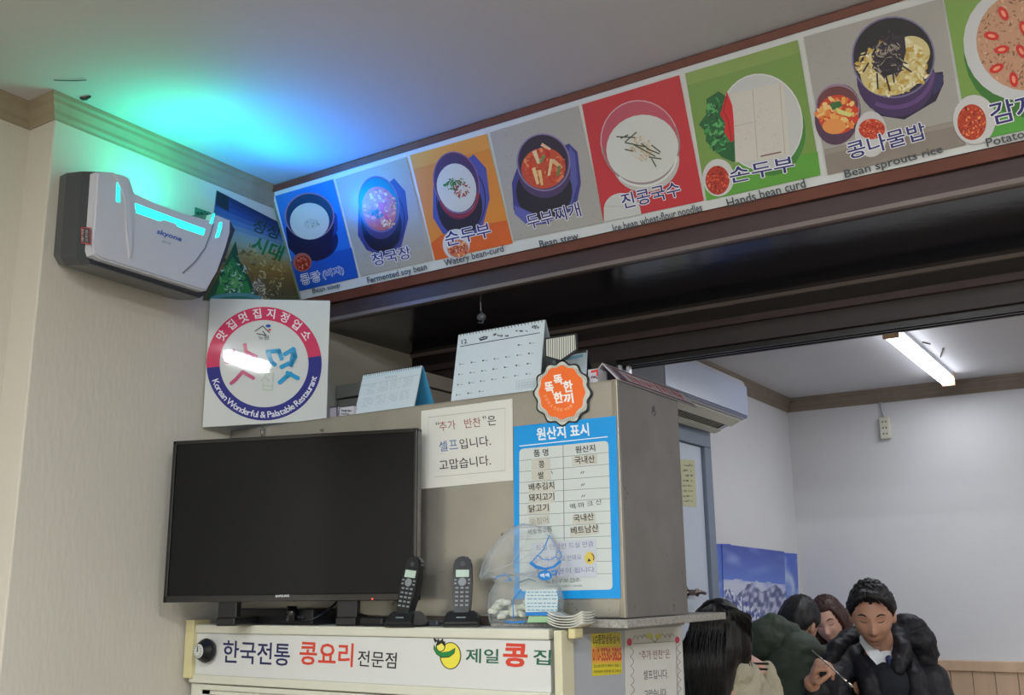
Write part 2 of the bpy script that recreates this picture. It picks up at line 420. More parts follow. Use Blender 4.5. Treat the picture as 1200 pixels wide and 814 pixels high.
wout = [(114, 201), (133, 201), (145, 207.5), (153, 208), (156, 228), (182, 238), (214, 250), (247, 261), (250.5, 250), (271, 258), (269, 272), (264, 290), (254, 318), (243, 340), (238, 340.5), (118, 303), (110, 298), (108, 291)]
bm = B(); add_prism(bm, [fp(x, y, .012) for x, y in wout], (-.03, 0, 0))
bmesh.ops.bevel(bm, geom=[e for e in bm.edges if all(abs(v.co.x-PX-.012) < 1e-4 for v in e.verts)], offset=.005, segments=3, affect='EDGES')
link('front_cover', bm, M_WHITE, ap)
# raised left wing and curved ridge of the cover
prism('cover_ridge', [fp(x, y, .018) for x, y in ((134, 203), (143, 209), (151, 209.5), (153, 229), (154.5, 258), (156, 290), (152, 303), (149, 270), (147, 230))], (-.012, 0, 0), M_WHITE, ap, .002)
tube('cover_groove', [fp(x, y, .0125) for x, y in ((250, 262), (247, 273), (240, 291), (229, 306), (214, 320))], .0022, mat('groove_grey', (120, 122, 132), .5), ap)
def glowpiece(name, pts): return prism(name, [fp(x, y, .0135) for x, y in pts], (-.003, 0, 0), M_GLOW, ap)
glowpiece('light_slot', [(158.5, 238), (193, 251), (213, 258.5), (240.5, 268.5), (238.5, 275.5), (209, 265.5), (206, 261.5), (192, 257), (188, 259), (160, 249)])
glowpiece('light_slot', [(137.5, 213), (140.5, 214), (141, 237), (136.5, 236), (136.5, 231)])
glowpiece('light_slot', [(257, 261), (260, 260), (260, 266), (256.5, 277.5), (252.5, 278.5), (255, 271)])
glowpiece('light_slot', [(250.5, 250), (252, 250), (249, 262), (246, 261.5)])
pr = Print(lambda x, y: fp(x, y, .0125), (1, 0, 0))
pr.text('skyone', (183, 275), (211.5, 284.5), 7.2, (40, 84, 176), .02)
pr.text('SKY-II', (190, 283.5), (199, 286.5), 2.2, (90, 95, 110))
pr.build('lettering', ap, .4)
sidef = onplane((0, min(p.y for p in fr)-.0, 0), (0, 1, 0))
ysd = min(v.co.y for v in bpy.data.objects['casing'].data.vertices)+ap.location.y-.001
pr = Print(lambda x, y: at(x, y, 1, ysd), (0, -1, 0))
pr.poly([(95, 266), (106, 266.5), (106.5, 286.5), (95.5, 285)], (190, 60, 70)); pr.poly([(96, 267), (105, 267.5), (105.6, 285.4), (96.4, 284)], (70, 66, 74))
pr.text('주의', (98.5, 283), (98.3, 269), 2.6, (220, 215, 215)); pr.text('고전압', (103, 284), (102.8, 269), 2.6, (220, 215, 215))
pr.build('warning_label', ap, .5)

# ------------------------------------------------------------------ drink poster on the wall behind it
def zpoly(pts): return pts
XP = XW+.003
po = thing('poster', 'green and gold drink poster with Korean slogan on the wall behind the purifier', 'poster', at(300, 352, 0, XW))
prism('sheet', [at(x, y, 0, XP) for x, y in ((254, 223), (330, 262), (352, 352), (238, 352))], (-.002, 0, 0), mat('poster_paper', (120, 130, 120), .35), po)
pr = Print(lambda x, y: at(x, y, 0, XP), (1, 0, 0))
def qlerp(q, u, v): 
    a = [q[0][i]+(q[1][i]-q[0][i])*u for i in (0, 1)]; b = [q[3][i]+(q[2][i]-q[3][i])*u for i in (0, 1)]
    return (a[0]+(b[0]-a[0])*v, a[1]+(b[1]-a[1])*v)
Q = ((254, 223), (330, 262), (352, 352), (238, 352))
cols = [(30, 44, 80), (40, 66, 120), (70, 110, 150), (120, 150, 158), (140, 160, 140), (150, 140, 90), (140, 118, 58), (120, 98, 42), (96, 84, 40), (84, 80, 44)]
for i in range(20):
    c0 = cols[i//2]; c1 = cols[min(9, i//2+1)]; c = tuple((a+b)/2 if i % 2 else a for a, b in zip(c0, c1))
    pr._add([qlerp(Q, u, v) for u, v in ((0, i/20), (1, i/20), (1, (i+1)/20), (0, (i+1)/20))], [range(4)], c)
pr.up()
pr.poly([(254, 223), (268, 231), (268, 248), (253, 240)], (24, 38, 34))
pr.chips(300, 320, 34, 34, 160, 5, [(160, 150, 90), (130, 110, 50), (180, 170, 120), (110, 90, 40)], 5, 3)
pr.chips(292, 345, 40, 7, 80, 5, [(90, 80, 40), (60, 56, 26), (150, 140, 80)], 8, 3)
pr.poly([(276, 282), (262, 312), (252, 330), (240, 352), (302, 352), (300, 342), (290, 322), (280, 305)], (24, 84, 48))
pr.poly([(272, 300), (262, 318), (252, 345), (296, 346), (288, 326)], (52, 140, 60)); pr.poly([(272, 318), (266, 332), (280, 340), (284, 330)], (110, 180, 90))
pr.chips(272, 322, 16, 24, 120, 5, [(20, 70, 44), (90, 170, 90), (30, 100, 60), (190, 210, 190)], 3, 3)
pr.chips(303, 340, 8, 13, 90, 3.4, [(200, 196, 176), (150, 140, 110), (220, 215, 200)], 4, 3)
pr.ell(276, 350, 30, 7, (90, 150, 150)); pr.ell(276, 352, 24, 5, (50, 120, 100))
pr.text('청정', (294, 270), (324, 281), 15, (18, 58, 44), .01); pr.text('시대', (293, 292.5), (327, 306), 18, (26, 120, 66), .03)
pr.build('picture', po, .3)
# small green card taped to the wall above the purifier
cc = thing('wall_card', 'small green card taped on the wall above the air purifier', 'card', at(238, 256, 0, XW))
prism('card', [at(x, y, 0, XW+.003) for x, y in ((229, 242.5), (247.5, 249), (247, 262), (228, 257))], (-.003, 0, 0), mat('green_card', (60, 130, 96), .5), cc)
pr = Print(lambda x, y: at(x, y, 0, XW+.003), (1, 0, 0)); pr.chips(237, 251, 7, 4, 30, 3, [(20, 60, 50), (30, 90, 66)], 3); pr.build('print', cc, .5)

# ------------------------------------------------------------------ menu board under the ceiling, tilted towards the room
TL = at(315, 219, 2, HC-.004); BLp = at(352, 352, 0, TL.x); TR = at(1013, 1, 2, HC-.004)
bx_ = Vector((1, 0, 0)); bdn = (BLp-TL).normalized(); bn = bx_.cross(bdn)
if bn.y > 0: bn = -bn
bf = onplane(TL, bn)
mb = thing('menu_board', 'long tilted menu board with eight dish photographs under the ceiling', 'menu board', TL)
XE = at(1324, 128, 1, BLp.y).x
LB = (BLp-TL).length
def bq(xa, xb, a, b, t, o=0): # slab on the board: x from xa to xb, along slope a..b, thickness t in front
    p = lambda x, s: Vector((x, TL.y, TL.z))+bdn*s+bn*o
    return [p(xa, a), p(xb, a), p(xb, b), p(xa, b)], bn*t
pts, v = bq(TL.x, XE, .004, LB-.002, .014, -.016); prism('panel', pts, v, M_CARD, mb)
M_RED = mat('red_brown_frame', (104, 58, 46), .4, var=.12, vs_=14)
pts, v = bq(TL.x-.004, XE, 0, .021, .020, -.016); prism('frame_rail', pts, v, M_RED, mb, .002)
pts, v = bq(TL.x-.0, XE, LB, LB+.03, .016, -.022); prism('frame_rail', pts, v, M_RED, mb, .002)
pts, v = bq(TL.x-.004, TL.x+.004, 0, LB, .018, -.016); prism('frame_end', pts, v, mat('frame_end_green', (120, 132, 110), .4), mb, .002)
WHT = (206, 208, 206)
def panel(quad, base, draw):
    pr = Print(bf, bn, start=.0008); pr.poly(quad, base); draw(pr); pr.build('dish_picture', mb, .3)
def slate(pr, q, seed):
    cx = sum(p[0] for p in q)/4; cy = sum(p[1] for p in q)/4
    rd = random.Random(seed)
    for i in range(140):
        u, v = rd.random()*.96+.02, rd.random()*.96+.02; x, y = qlerp(q, u, v); c = rd.choice([(160, 158, 150), (146, 144, 138), (174, 170, 162)]); w = 1+2*rd.random()
        pr._add([(x, y), (x+w, y-.6), (x+w, y+.2), (x, y+.8)], [range(4)], c)
    pr.up()
q1 = [(322.5, 229.5), (390, 210), (420, 325), (351, 341)]
def d1_(p):
    p.poly([(322.5, 229.5), (390, 210), (400, 248), (334, 262)], (36, 118, 196)); p.poly([(341, 306), (412, 290), (420, 325), (351, 341)], (28, 82, 176))
    p.ell(372, 284, 25, 21, (22, 30, 84), -20); p.poly([(388, 244), (395, 252), (396, 270), (386, 284), (380, 280)], (40, 58, 140))
    p.poly([(335, 266), (338, 290), (350, 302), (372, 306), (388, 296), (392, 262)], (26, 24, 62))
    p.ell(363, 253, 29, 27.5, (74, 48, 84), 0); p.ring(363, 253, 29, 27.5, 1.4, (150, 120, 140)); p.ell(363, 252, 26.5, 25, (26, 60, 92)); 
    p.ell(363, 259, 23, 21.5, (202, 202, 190)); p.ell(365, 262, 9, 6, (190, 190, 176)); p.chips(367, 262, 8, 4, 18, 2, [(150, 150, 130), (120, 130, 110), (212, 210, 200)], 3)
    p.ell(354.5, 307, 11, 11, (170, 96, 84)); p.ell(355, 308, 8.6, 8.6, (150, 40, 30)); p.chips(355, 308, 7, 7, 40, 2.6, [(214, 120, 90), (190, 60, 40), (230, 190, 150), (120, 26, 20)], 4)
    p.text('콩', (354.5, 334), (364.5, 331.6), 12, (24, 40, 120), .004, (250, 250, 252), oo=.042); p.text('탕', (367, 331), (377, 328.6), 12, (24, 40, 120), .004, (250, 250, 252), oo=.042); p.text('(비지)', (380, 327.5), (404, 321.5), 11, (24, 44, 140), .002, (240, 242, 248), oo=.034)
panel(q1, (38, 110, 200), d1_)
q2 = [(393, 210), (476, 184), (507.5, 305), (422.5, 324)]
def pot(p, cx, cy, rx, ry, inner, soup, tray=(60, 62, 120), ang=0, body=(60, 44, 90), dy=12):
    p.poly([(cx+rx*.75, cy-ry*.9), (cx+rx*1.3, cy-ry*.45), (cx+rx*1.45, cy+ry*.5), (cx+rx*1.1, cy+ry*1.5), (cx+.2*rx, cy+ry*1.85), (cx-rx*.6, cy+ry*1.6), (cx-rx*1.02, cy+ry*1.1), (cx-rx, cy+.1*ry)], tray)
    p.ring(cx+rx*.2, cy+ry*.55, rx*1.08, ry*1.12, 1.2, (30, 30, 66))
    p.ell(cx+rx*.15, cy+ry*.75, rx*.98, ry*.92, (26, 22, 44))
    p.ell(cx+rx*.1, cy+dy*.75, rx*.93, ry*.96, body); p.ell(cx, cy, rx, ry, body, ang); p.ring(cx, cy, rx, ry, 1.4, (120, 100, 140), ang); p.ell(cx, cy, rx*.92, ry*.92, inner, ang)
    p.ell(cx+.5, cy+ry*.16, rx*.84, ry*.78, soup, ang)
def d2_(p):
    slate(p, q2, 2)
    pot(p, 444, 239, 24, 33.5, (34, 108, 120), (190, 92, 60), (62, 62, 124), -10, (70, 52, 100))
    p.chips(446, 244, 19, 22, 110, 4.5, [(220, 150, 90), (206, 110, 66), (232, 190, 120), (190, 70, 46)], 6, 1.8); p.chips(441, 250, 9, 5, 26, 3.5, [(40, 86, 50), (70, 110, 60)], 7)
    p.poly([(443, 238), (448, 236), (452, 240), (450, 246), (457, 260), (452, 256), (446, 246)], (206, 30, 30)); p.chips(455, 262, 8, 5, 18, 3.5, [(238, 214, 160), (226, 180, 110)], 8)
    p.text('청국장', (438, 312), (483, 302), 15, (40, 44, 110), .012, (232, 232, 238))
panel(q2, (166, 163, 154), d2_)
q3 = [(480.5, 182), (570, 157), (601, 285), (510, 305)]
def d3_(p):
    p.poly([(505, 285), (524, 270), (594, 258), (601, 285), (510, 305)], (214, 96, 36)); p.poly([(480.5, 182), (570, 157), (574, 174), (484, 198)], (222, 150, 62))
    pot(p, 535, 214, 27, 37, (72, 50, 92), (200, 202, 190), (74, 78, 150), -12, (100, 36, 64), 10)
    p.ring(537, 226, 24, 29, 3, (140, 40, 60), -12, a0=10, a1=170)
    p.ell(534.5, 218, 22.5, 26, (204, 204, 192), -8)
    p.chips(530, 216, 9, 7, 34, 4, [(60, 120, 50), (90, 150, 60), (40, 90, 40)], 9); p.chips(541, 222, 9, 11, 60, 3.5, [(150, 60, 50), (190, 120, 90), (120, 40, 40), (220, 190, 160)], 10); p.chips(541, 213, 4, 4, 12, 3, [(60, 120, 50)], 10)
    p.ell(535, 286, 16, 18, (206, 206, 204)); p.ell(537, 291, 12.5, 10.5, (190, 110, 80)); p.chips(537, 291, 12, 9.5, 80, 3.2, [(214, 110, 76), (232, 180, 130), (170, 60, 40), (240, 210, 180)], 11)
    p.text('순두부', (524, 289), (577, 277), 17, (36, 44, 116), .014, (236, 236, 240))
panel(q3, (216, 134, 46), d3_)
q4 = [(574, 155), (677.5, 124), (707.5, 261), (602, 282)]
def d4_(p):
    slate(p, q4, 4)
    p.poly([(667, 168), (677, 178), (681, 214), (675, 244), (640, 262), (622, 264), (602, 246), (600, 214), (607, 194)], (58, 58, 128)); p.poly([(668, 172), (674, 180), (677, 214), (670, 240), (655, 250), (660, 200)], (84, 88, 160))
    p.ell(638, 224, 33, 34, (26, 24, 44)); p.poly([(603, 240), (625, 250), (636, 262), (616, 262), (603, 250)], (90, 94, 166))
    p.ell(638, 200, 31, 32, (70, 54, 96), -15); p.ell(637, 190, 31.5, 34, (78, 62, 104), -12); p.ring(637, 190, 31.5, 34, 1.5, (140, 124, 160), -12); p.ell(637, 189, 28.5, 31, (40, 32, 56), -12)
    p.ell(637, 197, 26, 24, (196, 74, 46), -10)
    rd = random.Random(3)
    p.chips(638, 196, 24, 21, 80, 5, [(214, 96, 60), (180, 50, 36), (226, 140, 90)], 12)
    for (x, y, a, w, h_, c) in [(629, 184, 70, 16, 5, (226, 206, 160)), (628, 206, 75, 20, 4.5, (232, 200, 140)), (634, 208, 80, 18, 4, (228, 190, 120)), (645, 196, 100, 20, 4, (226, 196, 140)), (641, 181, 110, 16, 5, (200, 40, 34)), (636, 186, 120, 10, 4, (110, 140, 80)), (653, 192, 40, 14, 5, (224, 180, 130)), (655, 200, 100, 12, 4, (100, 130, 70)), (657, 209, 130, 10, 4, (226, 120, 80)), (622, 196, 100, 14, 5, (210, 60, 40)), (640, 172, 30, 12, 4, (232, 190, 150))]:
        c_, s_ = cos(R(a)), sin(R(a)); p.poly([(x+X*c_-Y*s_, y+X*s_+Y*c_) for X, Y in ((-w/2, -h_/2), (w/2, -h_/2*.7), (w/2, h_/2*.7), (-w/2, h_/2))], c)
    p.text('두부찌개', (620, 269), (682, 253), 17, (36, 40, 110), .014, (232, 232, 238))
panel(q4, (166, 163, 155), d4_)
q5 = [(682, 122.5), (796, 88), (825, 235), (707.5, 260)]
def d5_(p):
    for i in range(9):
        a = qlerp(q5, 0, .3+i*.075); b = qlerp(q5, 1, .3+i*.075); p.line([a, b], .8, (196, 40, 52))
    p.ell(757, 188, 39.5, 37, (188, 186, 182), -15)
    p.ell(750, 166, 46, 49, (186, 80, 96), -15); p.ring(750, 166, 46, 49, 1.2, (206, 170, 172), -15); p.ell(753, 174, 42.5, 39.5, (206, 208, 200), -15); p.ring(751, 168, 46, 48, 1.8, (140, 130, 130), -15, a0=-10, a1=190)
    p.ring(754, 180, 41, 39, 2.5, (214, 216, 210), -15, a0=20, a1=150)
    p.chips(751, 174, 14, 14, 90, 3.2, [(200, 180, 150), (186, 160, 120), (214, 200, 176)], 13)
    for (a, b) in [((723, 160), (744, 161)), ((733, 166), (746, 155)), ((733, 167), (757, 172)), ((733, 175), (742, 177)), ((744, 170), (768, 183)), ((758, 174), (773, 180)), ((764, 170), (774, 178)), ((761, 184), (775, 186)), ((764, 186), (769, 195)), ((736, 158), (728, 162)), ((752, 168), (762, 176))]: p.line([a, b], 1.5, (70, 78, 50))
    p.ell(729, 245, 21, 19, (196, 198, 192), a0=-170, a1=-12)
    p.poly([(708, 242), (750, 241), (752, 251), (708, 260)], (196, 198, 192))
    p.text('진콩국수', (731, 245), (799, 229), 18, (40, 44, 112), .014, (232, 232, 238))
panel(q5, (192, 44, 56), d5_)
q6 = [(803, 86), (935, 46.7), (961.7, 205), (828, 235)]
def d6_(p):
    p.poly([(824, 210), (860, 195), (958, 178), (961.7, 205), (828, 235)], (92, 160, 60)); p.poly([(803, 86), (935, 46.7), (937, 62), (806, 100)], (134, 160, 84))
    p.ell(900, 152, 44, 54, (66, 128, 56), -8); p.ell(892, 143, 49, 57, (196, 198, 196), -8); p.ring(892, 143, 49, 57, 1.5, (214, 216, 214), -8)
    p.poly([(842, 107), (828, 116), (829, 132), (819, 146), (828, 155), (827, 165), (846, 184), (860, 190), (864, 186), (862, 150), (850, 112)], (28, 96, 52))
    p.chips(842, 148, 16, 32, 110, 6, [(36, 120, 60), (60, 150, 80), (20, 70, 44), (90, 170, 100)], 14, 2.5)
    p.poly([(852, 107), (846, 128), (844, 134), (850, 144), (849, 155), (857, 167), (860, 164), (861, 130), (857, 120)], (206, 32, 44)); p.line([(852, 112), (848, 130), (853, 140), (857, 164)], 1, (130, 16, 24))
    p.poly([(857, 110), (918, 97), (926, 180), (903, 186), (862, 190), (860, 140)], (206, 202, 192))
    p.line([(882, 104), (888, 186)], .8, (176, 170, 156)); p.line([(914, 98), (920, 180)], .8, (176, 170, 156)); p.line([(860, 148), (887, 142)], .8, (180, 174, 160)); p.line([(892, 183), (915, 178)], 1.6, (120, 90, 70))
    p.chips(888, 150, 28, 36, 60, 2.5, [(196, 190, 178), (214, 210, 202)], 15)
    p.ell(842, 208, 18.5, 22, (204, 204, 202)); p.ell(841, 211, 14, 17, (176, 46, 34)); p.chips(841, 211, 13, 16, 110, 2.6, [(214, 70, 50), (150, 30, 24), (230, 120, 80), (110, 20, 20)], 16)
    p.text('손두부', (857, 215), (932, 200), 18, (36, 44, 116), .014, (236, 236, 240))
panel(q6, (118, 152, 74), d6_)
q7 = [(941.7, 43.3), (1104, -2), (1131.7, 170), (970, 205)]
def d7_(p):
    slate(p, q7, 7)
    p.poly([(966, 175), (1126, 140), (1131.7, 170), (970, 205)], (140, 130, 122)); p.poly([(966, 176), (1126, 141), (1127, 146), (967, 181)], (152, 144, 136))
    p.poly([(1084, 86), (1105, 84), (1106, 98), (1097, 118), (1060, 140), (1020, 134)], (34, 28, 60)); p.poly([(1092, 84), (1106, 88), (1104, 102), (1094, 112)], (52, 48, 96))
    p.ell(1050, 92, 46, 45, (66, 44, 92), -10); p.ring(1049, 86, 47, 42, 5, (98, 68, 126), -10, a0=10, a1=130)
    p.ell(1047, 67, 49, 48, (58, 48, 84), -10); p.ring(1047, 67, 49, 48, 1.8, (120, 112, 150), -10); p.ell(1047, 66, 46.5, 45, (24, 24, 36), -10)
    p.ell(1047, 80, 40, 31, (208, 192, 128), -22); p.ell(1068, 62, 22, 20, (212, 198, 140))
    p.chips(1048, 78, 42, 33, 260, 7, [(222, 206, 146), (232, 222, 176), (204, 176, 96), (196, 160, 70), (236, 230, 200)], 17, 2.2)
    p.poly([(1036, 44), (1060, 40), (1062, 60), (1056, 84), (1036, 90), (1022, 80), (1030, 60)], (44, 34, 50))
    p.chips(1041, 66, 18, 26, 170, 8, [(34, 26, 44), (56, 44, 66), (26, 20, 34), (150, 140, 130)], 18, 4)
    for a, b in [((1028, 86), (1029, 104)), ((1038, 88), (1043, 106)), ((1046, 84), (1048, 96)), ((1056, 76), (1068, 84)), ((1018, 74), (1012, 84))]: p.line([a, b], 2, (40, 30, 44))
    p.ell(982, 134, 26.5, 36, (84, 56, 84), 12); p.ell(982, 126, 26, 28, (150, 126, 150), 0); p.ell(982, 122, 24, 21, (110, 60, 66)); p.ell(982, 134, 23.5, 23, (206, 66, 40)); p.chips(982, 134, 22, 21, 90, 7, [(232, 130, 60), (236, 170, 90), (214, 60, 40), (240, 200, 130)], 19, 1.6)
    p.poly([(972, 121), (984, 118), (988, 124), (976, 129)], (56, 110, 60)); p.poly([(980, 126), (990, 130), (1000, 133), (996, 137), (982, 133)], (214, 214, 130)); p.ell(978, 148, 14, 9, (232, 150, 80))
    p.ell(1021, 157, 19, 27, (202, 200, 202)); p.ell(1022, 151, 15.5, 12, (196, 60, 40)); p.chips(1022, 151, 15, 11, 70, 3, [(214, 90, 60), (160, 36, 26), (232, 150, 110)], 20)
    p.text('콩나물밥', (996, 187), (1087, 162), 20, (36, 44, 116), .014, (236, 236, 240))
panel(q7, (166, 163, 158), d7_)
q8 = [(1106, -3), (1290, -58), (1320, 128), (1136, 166)]
def d8_(p):
    p.poly([(1128, 120), (1300, 84), (1320, 128), (1136, 166)], (86, 164, 66))
    p.ell(1205, 58, 76, 80, (60, 120, 50), -10); p.ell(1196, 50, 67, 68, (202, 204, 206), -10); p.ell(1202, 48, 58, 58, (196, 150, 120), -10)
    p.chips(1202, 48, 56, 56, 420, 5, [(206, 160, 128), (176, 128, 100), (216, 176, 146), (150, 108, 84), (120, 90, 66)], 21, 3.2)
    for (x, y, a) in [(1176, 16, 60), (1162, 42, 10), (1174, 58, -10), (1168, 80, -25), (1188, 93, 80), (1200, 33, 70), (1197, 60, 60), (1215, 82, 20), (1228, 40, 10)]:
        p.ell(x, y, 9, 5, (206, 44, 40), a); p.ell(x, y, 4.5, 2, (240, 150, 120), a)
    p.ell(1142, 140, 25, 29, (204, 204, 204)); p.ell(1139, 143, 17, 21, (184, 60, 36)); p.chips(1139, 143, 16, 20, 120, 3, [(214, 90, 56), (160, 36, 26), (236, 150, 90), (120, 24, 20)], 22)
    p.poly([(1106, 110), (1122, 106), (1130, 166), (1112, 176)], (166, 163, 158)) if False else None
    p.text('감자전', (1164, 147), (1250, 126), 26, (36, 44, 116), .014, (236, 236, 240))
panel(q8, (124, 160, 76), d8_)
NAVY = (70, 76, 84)
for t, a, b, h_ in [('Bean soup', (368, 342), (400, 334.5), 7), ('Fermented soy bean', (432.5, 331), (502, 314.5), 9.5), ('Watery bean-curd', (523, 311), (592, 293.5), 10), ('Bean stew', (634, 287), (679, 277), 8.5),
                    ('Ice bean wheat-flour noodles', (720, 269), (824, 244), 9.5), ('Hands bean curd', (854, 240), (945, 216), 10.5), ('Bean sprouts rice', (992, 208), (1106, 178), 12), ('Potato pancake', (1158, 172), (1262, 146), 13)]:
    pr = Print(bf, bn, start=.0042); pr.text(t, (a[0], a[1]+3), (b[0], b[1]+3), h_, NAVY, .012); pr.build('lettering', mb, .4)

# ------------------------------------------------------------------ stainless cabinet on a stone slab on top of the fridge
ZT = 1.056; YX = 2.10; XX = -1.06; YXB = 2.452
ZX = at(722.5, 444, 1, YX).z
sc = thing('steel_cabinet', 'dull stainless steel wall-to-wall cabinet behind the television', 'cabinet', (-1.7, 2.27, ZT+.02))
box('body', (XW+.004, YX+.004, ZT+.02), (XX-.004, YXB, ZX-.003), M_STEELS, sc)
box('front_panel', (XW+.004, YX, ZT+.022), (XX-.001, YX+.004, ZX-.001), M_STEEL, sc, .001)
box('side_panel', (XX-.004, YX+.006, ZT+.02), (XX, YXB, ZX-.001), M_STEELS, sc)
box('top_panel', (XW+.004, YX, ZX-.003), (XX, YXB, ZX), M_STEEL, sc)
box('corner_strip', (XX-.012, YX-.003, ZT+.02), (XX+.002, YX+.001, ZX), M_CHROME, sc, .001)
box('corner_strip', (XX-.0, YX-.002, ZT+.02), (XX+.0025, YX+.008, ZX), M_CHROME, sc, .001)
for x in (262, 308):   # hanging studs on the far left
    a = at(x, 504, 1, YX-.003); tube('stud', [(a.x, YX-.006, a.z-.02), (a.x, YX-.006, a.z+.006)], .004, M_CHROME, sc)
st = box('stone_slab', (-1.40, 2.06, ZT), (-1.035, 2.645, ZT+.018), M_MARBLE, None, .002)
tag(st, 'thin speckled stone slab under the steel cabinet beside the stacked dishes', 'slab')
bm = B(); add_box(bm, (XW+.01, YX-.0, ZT), (-1.402, YXB, ZT+.0195), .001); o = link('support_board', bm, M_DARKW); tag(o, 'dark board lying under the steel cabinet behind the television', 'board')
# ------------------------------------------------------------------ fridge
XF0, XF1, YFF, YFB = -2.36, -1.165, 1.972, 2.65
fg = thing('display_fridge', 'low ivory display refrigerator with Korean shop lettering across its header', 'refrigerator', ((XF0+XF1)/2, 2.3, 0))
box('cabinet_shell', (XF0, YFF+.05, .08), (XF1, YFB, ZT), M_GREYP, fg, .004)
box('top_rail', (XF0+.012, YFF, ZT-.0235), (XF1-.02, YFF+.052, ZT), M_IVORY, fg, .004)
zs1 = at(400, 799, 1, YFF).z
box('header_panel', (XF0+.02, YFF+.006, zs1), (XF1-.02, YFF+.052, ZT-.0242), mat('sign_acrylic', (206, 208, 206), .25), fg, .001)
box('lower_rail', (XF0+.004, YFF, zs1-.022), (XF1-.02, YFF+.052, zs1), M_IVORY, fg, .003)
box('door_rail', (XF0+.05, YFF+.006, zs1-.040), (XF1-.02, YFF+.04, zs1-.025), M_IVORY, fg, .003)
box('side_jamb', (XF0+.004, YFF+.01, .2), (XF0+.048, YFF+.04, zs1-.024), M_IVORY, fg, .003)
box('corner_post', (XF0-.012, YFF-.008, zs1-.01), (XF0+.022, YFF+.05, ZT+.012), M_YEL, fg, .002)
box('corner_post', (XF1-.002, YFF-.010, zs1-.03), (XF1+.018, YFF+.045, ZT-.002), mat('post_ivory', (204, 200, 172), .5), fg, .003)
box('corner_clip', (XF1+.023, YFF+.01, ZT-.02), (XF1+.04, YFF+.05, ZT+.002), M_YEL, fg, .003)
for k, (a, b) in enumerate(((XF0+.05, (XF0+XF1)/2+.03), ((XF0+XF1)/2-.0, XF1-.04))):
    y0 = YFF+.012+.014*k
    bm = B(); w = .03; wt = .010; zt_, zb_ = zs1-.041, .2
    add_box(bm, (a, y0, zt_-wt), (b, y0+.012, zt_)); add_box(bm, (a, y0, zb_), (b, y0+.012, zb_+w)); add_box(bm, (a, y0, zb_), (a+w, y0+.012, zt_)); add_box(bm, (b-w, y0, zb_), (b, y0+.012, zt_))
    dr = link('sliding_door', bm, M_IVORY, fg)
    box('glass_pane', (a+w, y0+.004, zb_+w), (b-w, y0+.008, zt_-wt), mat('fridge_glass', (96, 100, 98), .08, alpha=.6), dr)
box('inside_back', (XF0+.03, YFF+.052, .2), (XF1-.03, YFF+.058, zs1-.04), mat('fridge_inside', (84, 88, 86), .6), fg)
box('kick_plate', (XF0, YFF, .0), (XF1, YFB, .2), mat('kick_grey', (80, 82, 84), .5), fg)
pr = Print(lambda x, y: at(x, y, 1, YFF+.006), (0, -1, 0))
NV, RD, GR = (34, 36, 86), (204, 62, 44), (24, 92, 70)
for t_, a_, b_, h_, c_, o_ in (('한국전통', (261, 776), (339, 780), 26, NV, .014), ('콩요리', (351, 778), (413, 781), 27, RD, .02), ('전문점', (419, 780), (464, 783), 18.5, (26, 26, 30), .008),
        ('제일', (546, 776), (584, 777), 16.5, GR, .016), ('콩', (590, 780), (617, 781), 26, RD, .035), ('집', (625, 778), (645, 779), 17.5, GR, .016)):
    pr = Print(lambda x, y: at(x, y, 1, YFF+.006), (0, -1, 0)); pr.text(t_, a_, b_, h_, c_, o_); pr.build('lettering', fg, .3)
# yellow bean emblem with green leaf and dark sprout
pr = Print(lambda x, y: at(x, y, 1, YFF+.006), (0, -1, 0)); DK = (24, 44, 30)
pr.ell(528, 768, 12.6, 16, DK); pr.ell(528, 768, 11.4, 14.9, (226, 214, 70)); pr.ell(516.5, 757, 5.6, 6.6, DK); pr.ell(516.5, 757, 4.5, 5.5, (226, 216, 96))
lf = [(509.5, 756), (512, 761), (518, 764), (526, 763), (533, 759.5), (532, 765), (526, 769), (518, 769.5), (512, 766), (509, 761)]
pr.poly([(521+(x-521)*1.07, 764+(y-764)*1.2) for x, y in lf], DK); pr.poly(lf, (28, 126, 62))
for tri in ([(511, 757), (513.5, 747), (517, 754)], [(514, 752), (519, 747.5), (521, 755)], [(517, 752), (522, 751), (521.5, 758)]): pr.poly(tri, (20, 20, 22))
pr.line([(512.5, 751), (509, 748), (510.5, 752)], 1.6, (20, 20, 22))
pr.build('emblem', fg, .3)
# thermometer knob hanging at the header's left end
kb = at(241, 762, 1, YFF-.01)
Mk = Matrix.Translation((kb.x, YFF-.0, kb.z)) @ Matrix.Rotation(pi/2, 4, 'X')
bm = B(); add_lathe(bm, [(.03, 0), (.033, .01), (.031, .016), (.024, .028), (.021, .034)], M=Mk, n=28); link('dial_rim', bm, M_BLACK, fg, False)
bm = B(); add_lathe(bm, [(.018, .030), (.019, .036), (.017, .038)], M=Mk, n=24); link('dial_face', bm, mat('dial_face', (196, 200, 196), .25), fg)
bm = B()
for k in range(12):
    a = 2*pi*k/12; add_box(bm, (kb.x+.014*cos(a)-.0007, YFF-.0392, kb.z+.014*sin(a)-.0015), (kb.x+.014*cos(a)+.0007, YFF-.038, kb.z+.014*sin(a)+.0015))
add_box(bm, (kb.x-.001, YFF-.0394, kb.z-.002), (kb.x+.001, YFF-.038, kb.z+.012)); link('dial_marks', bm, M_BLACK, fg)
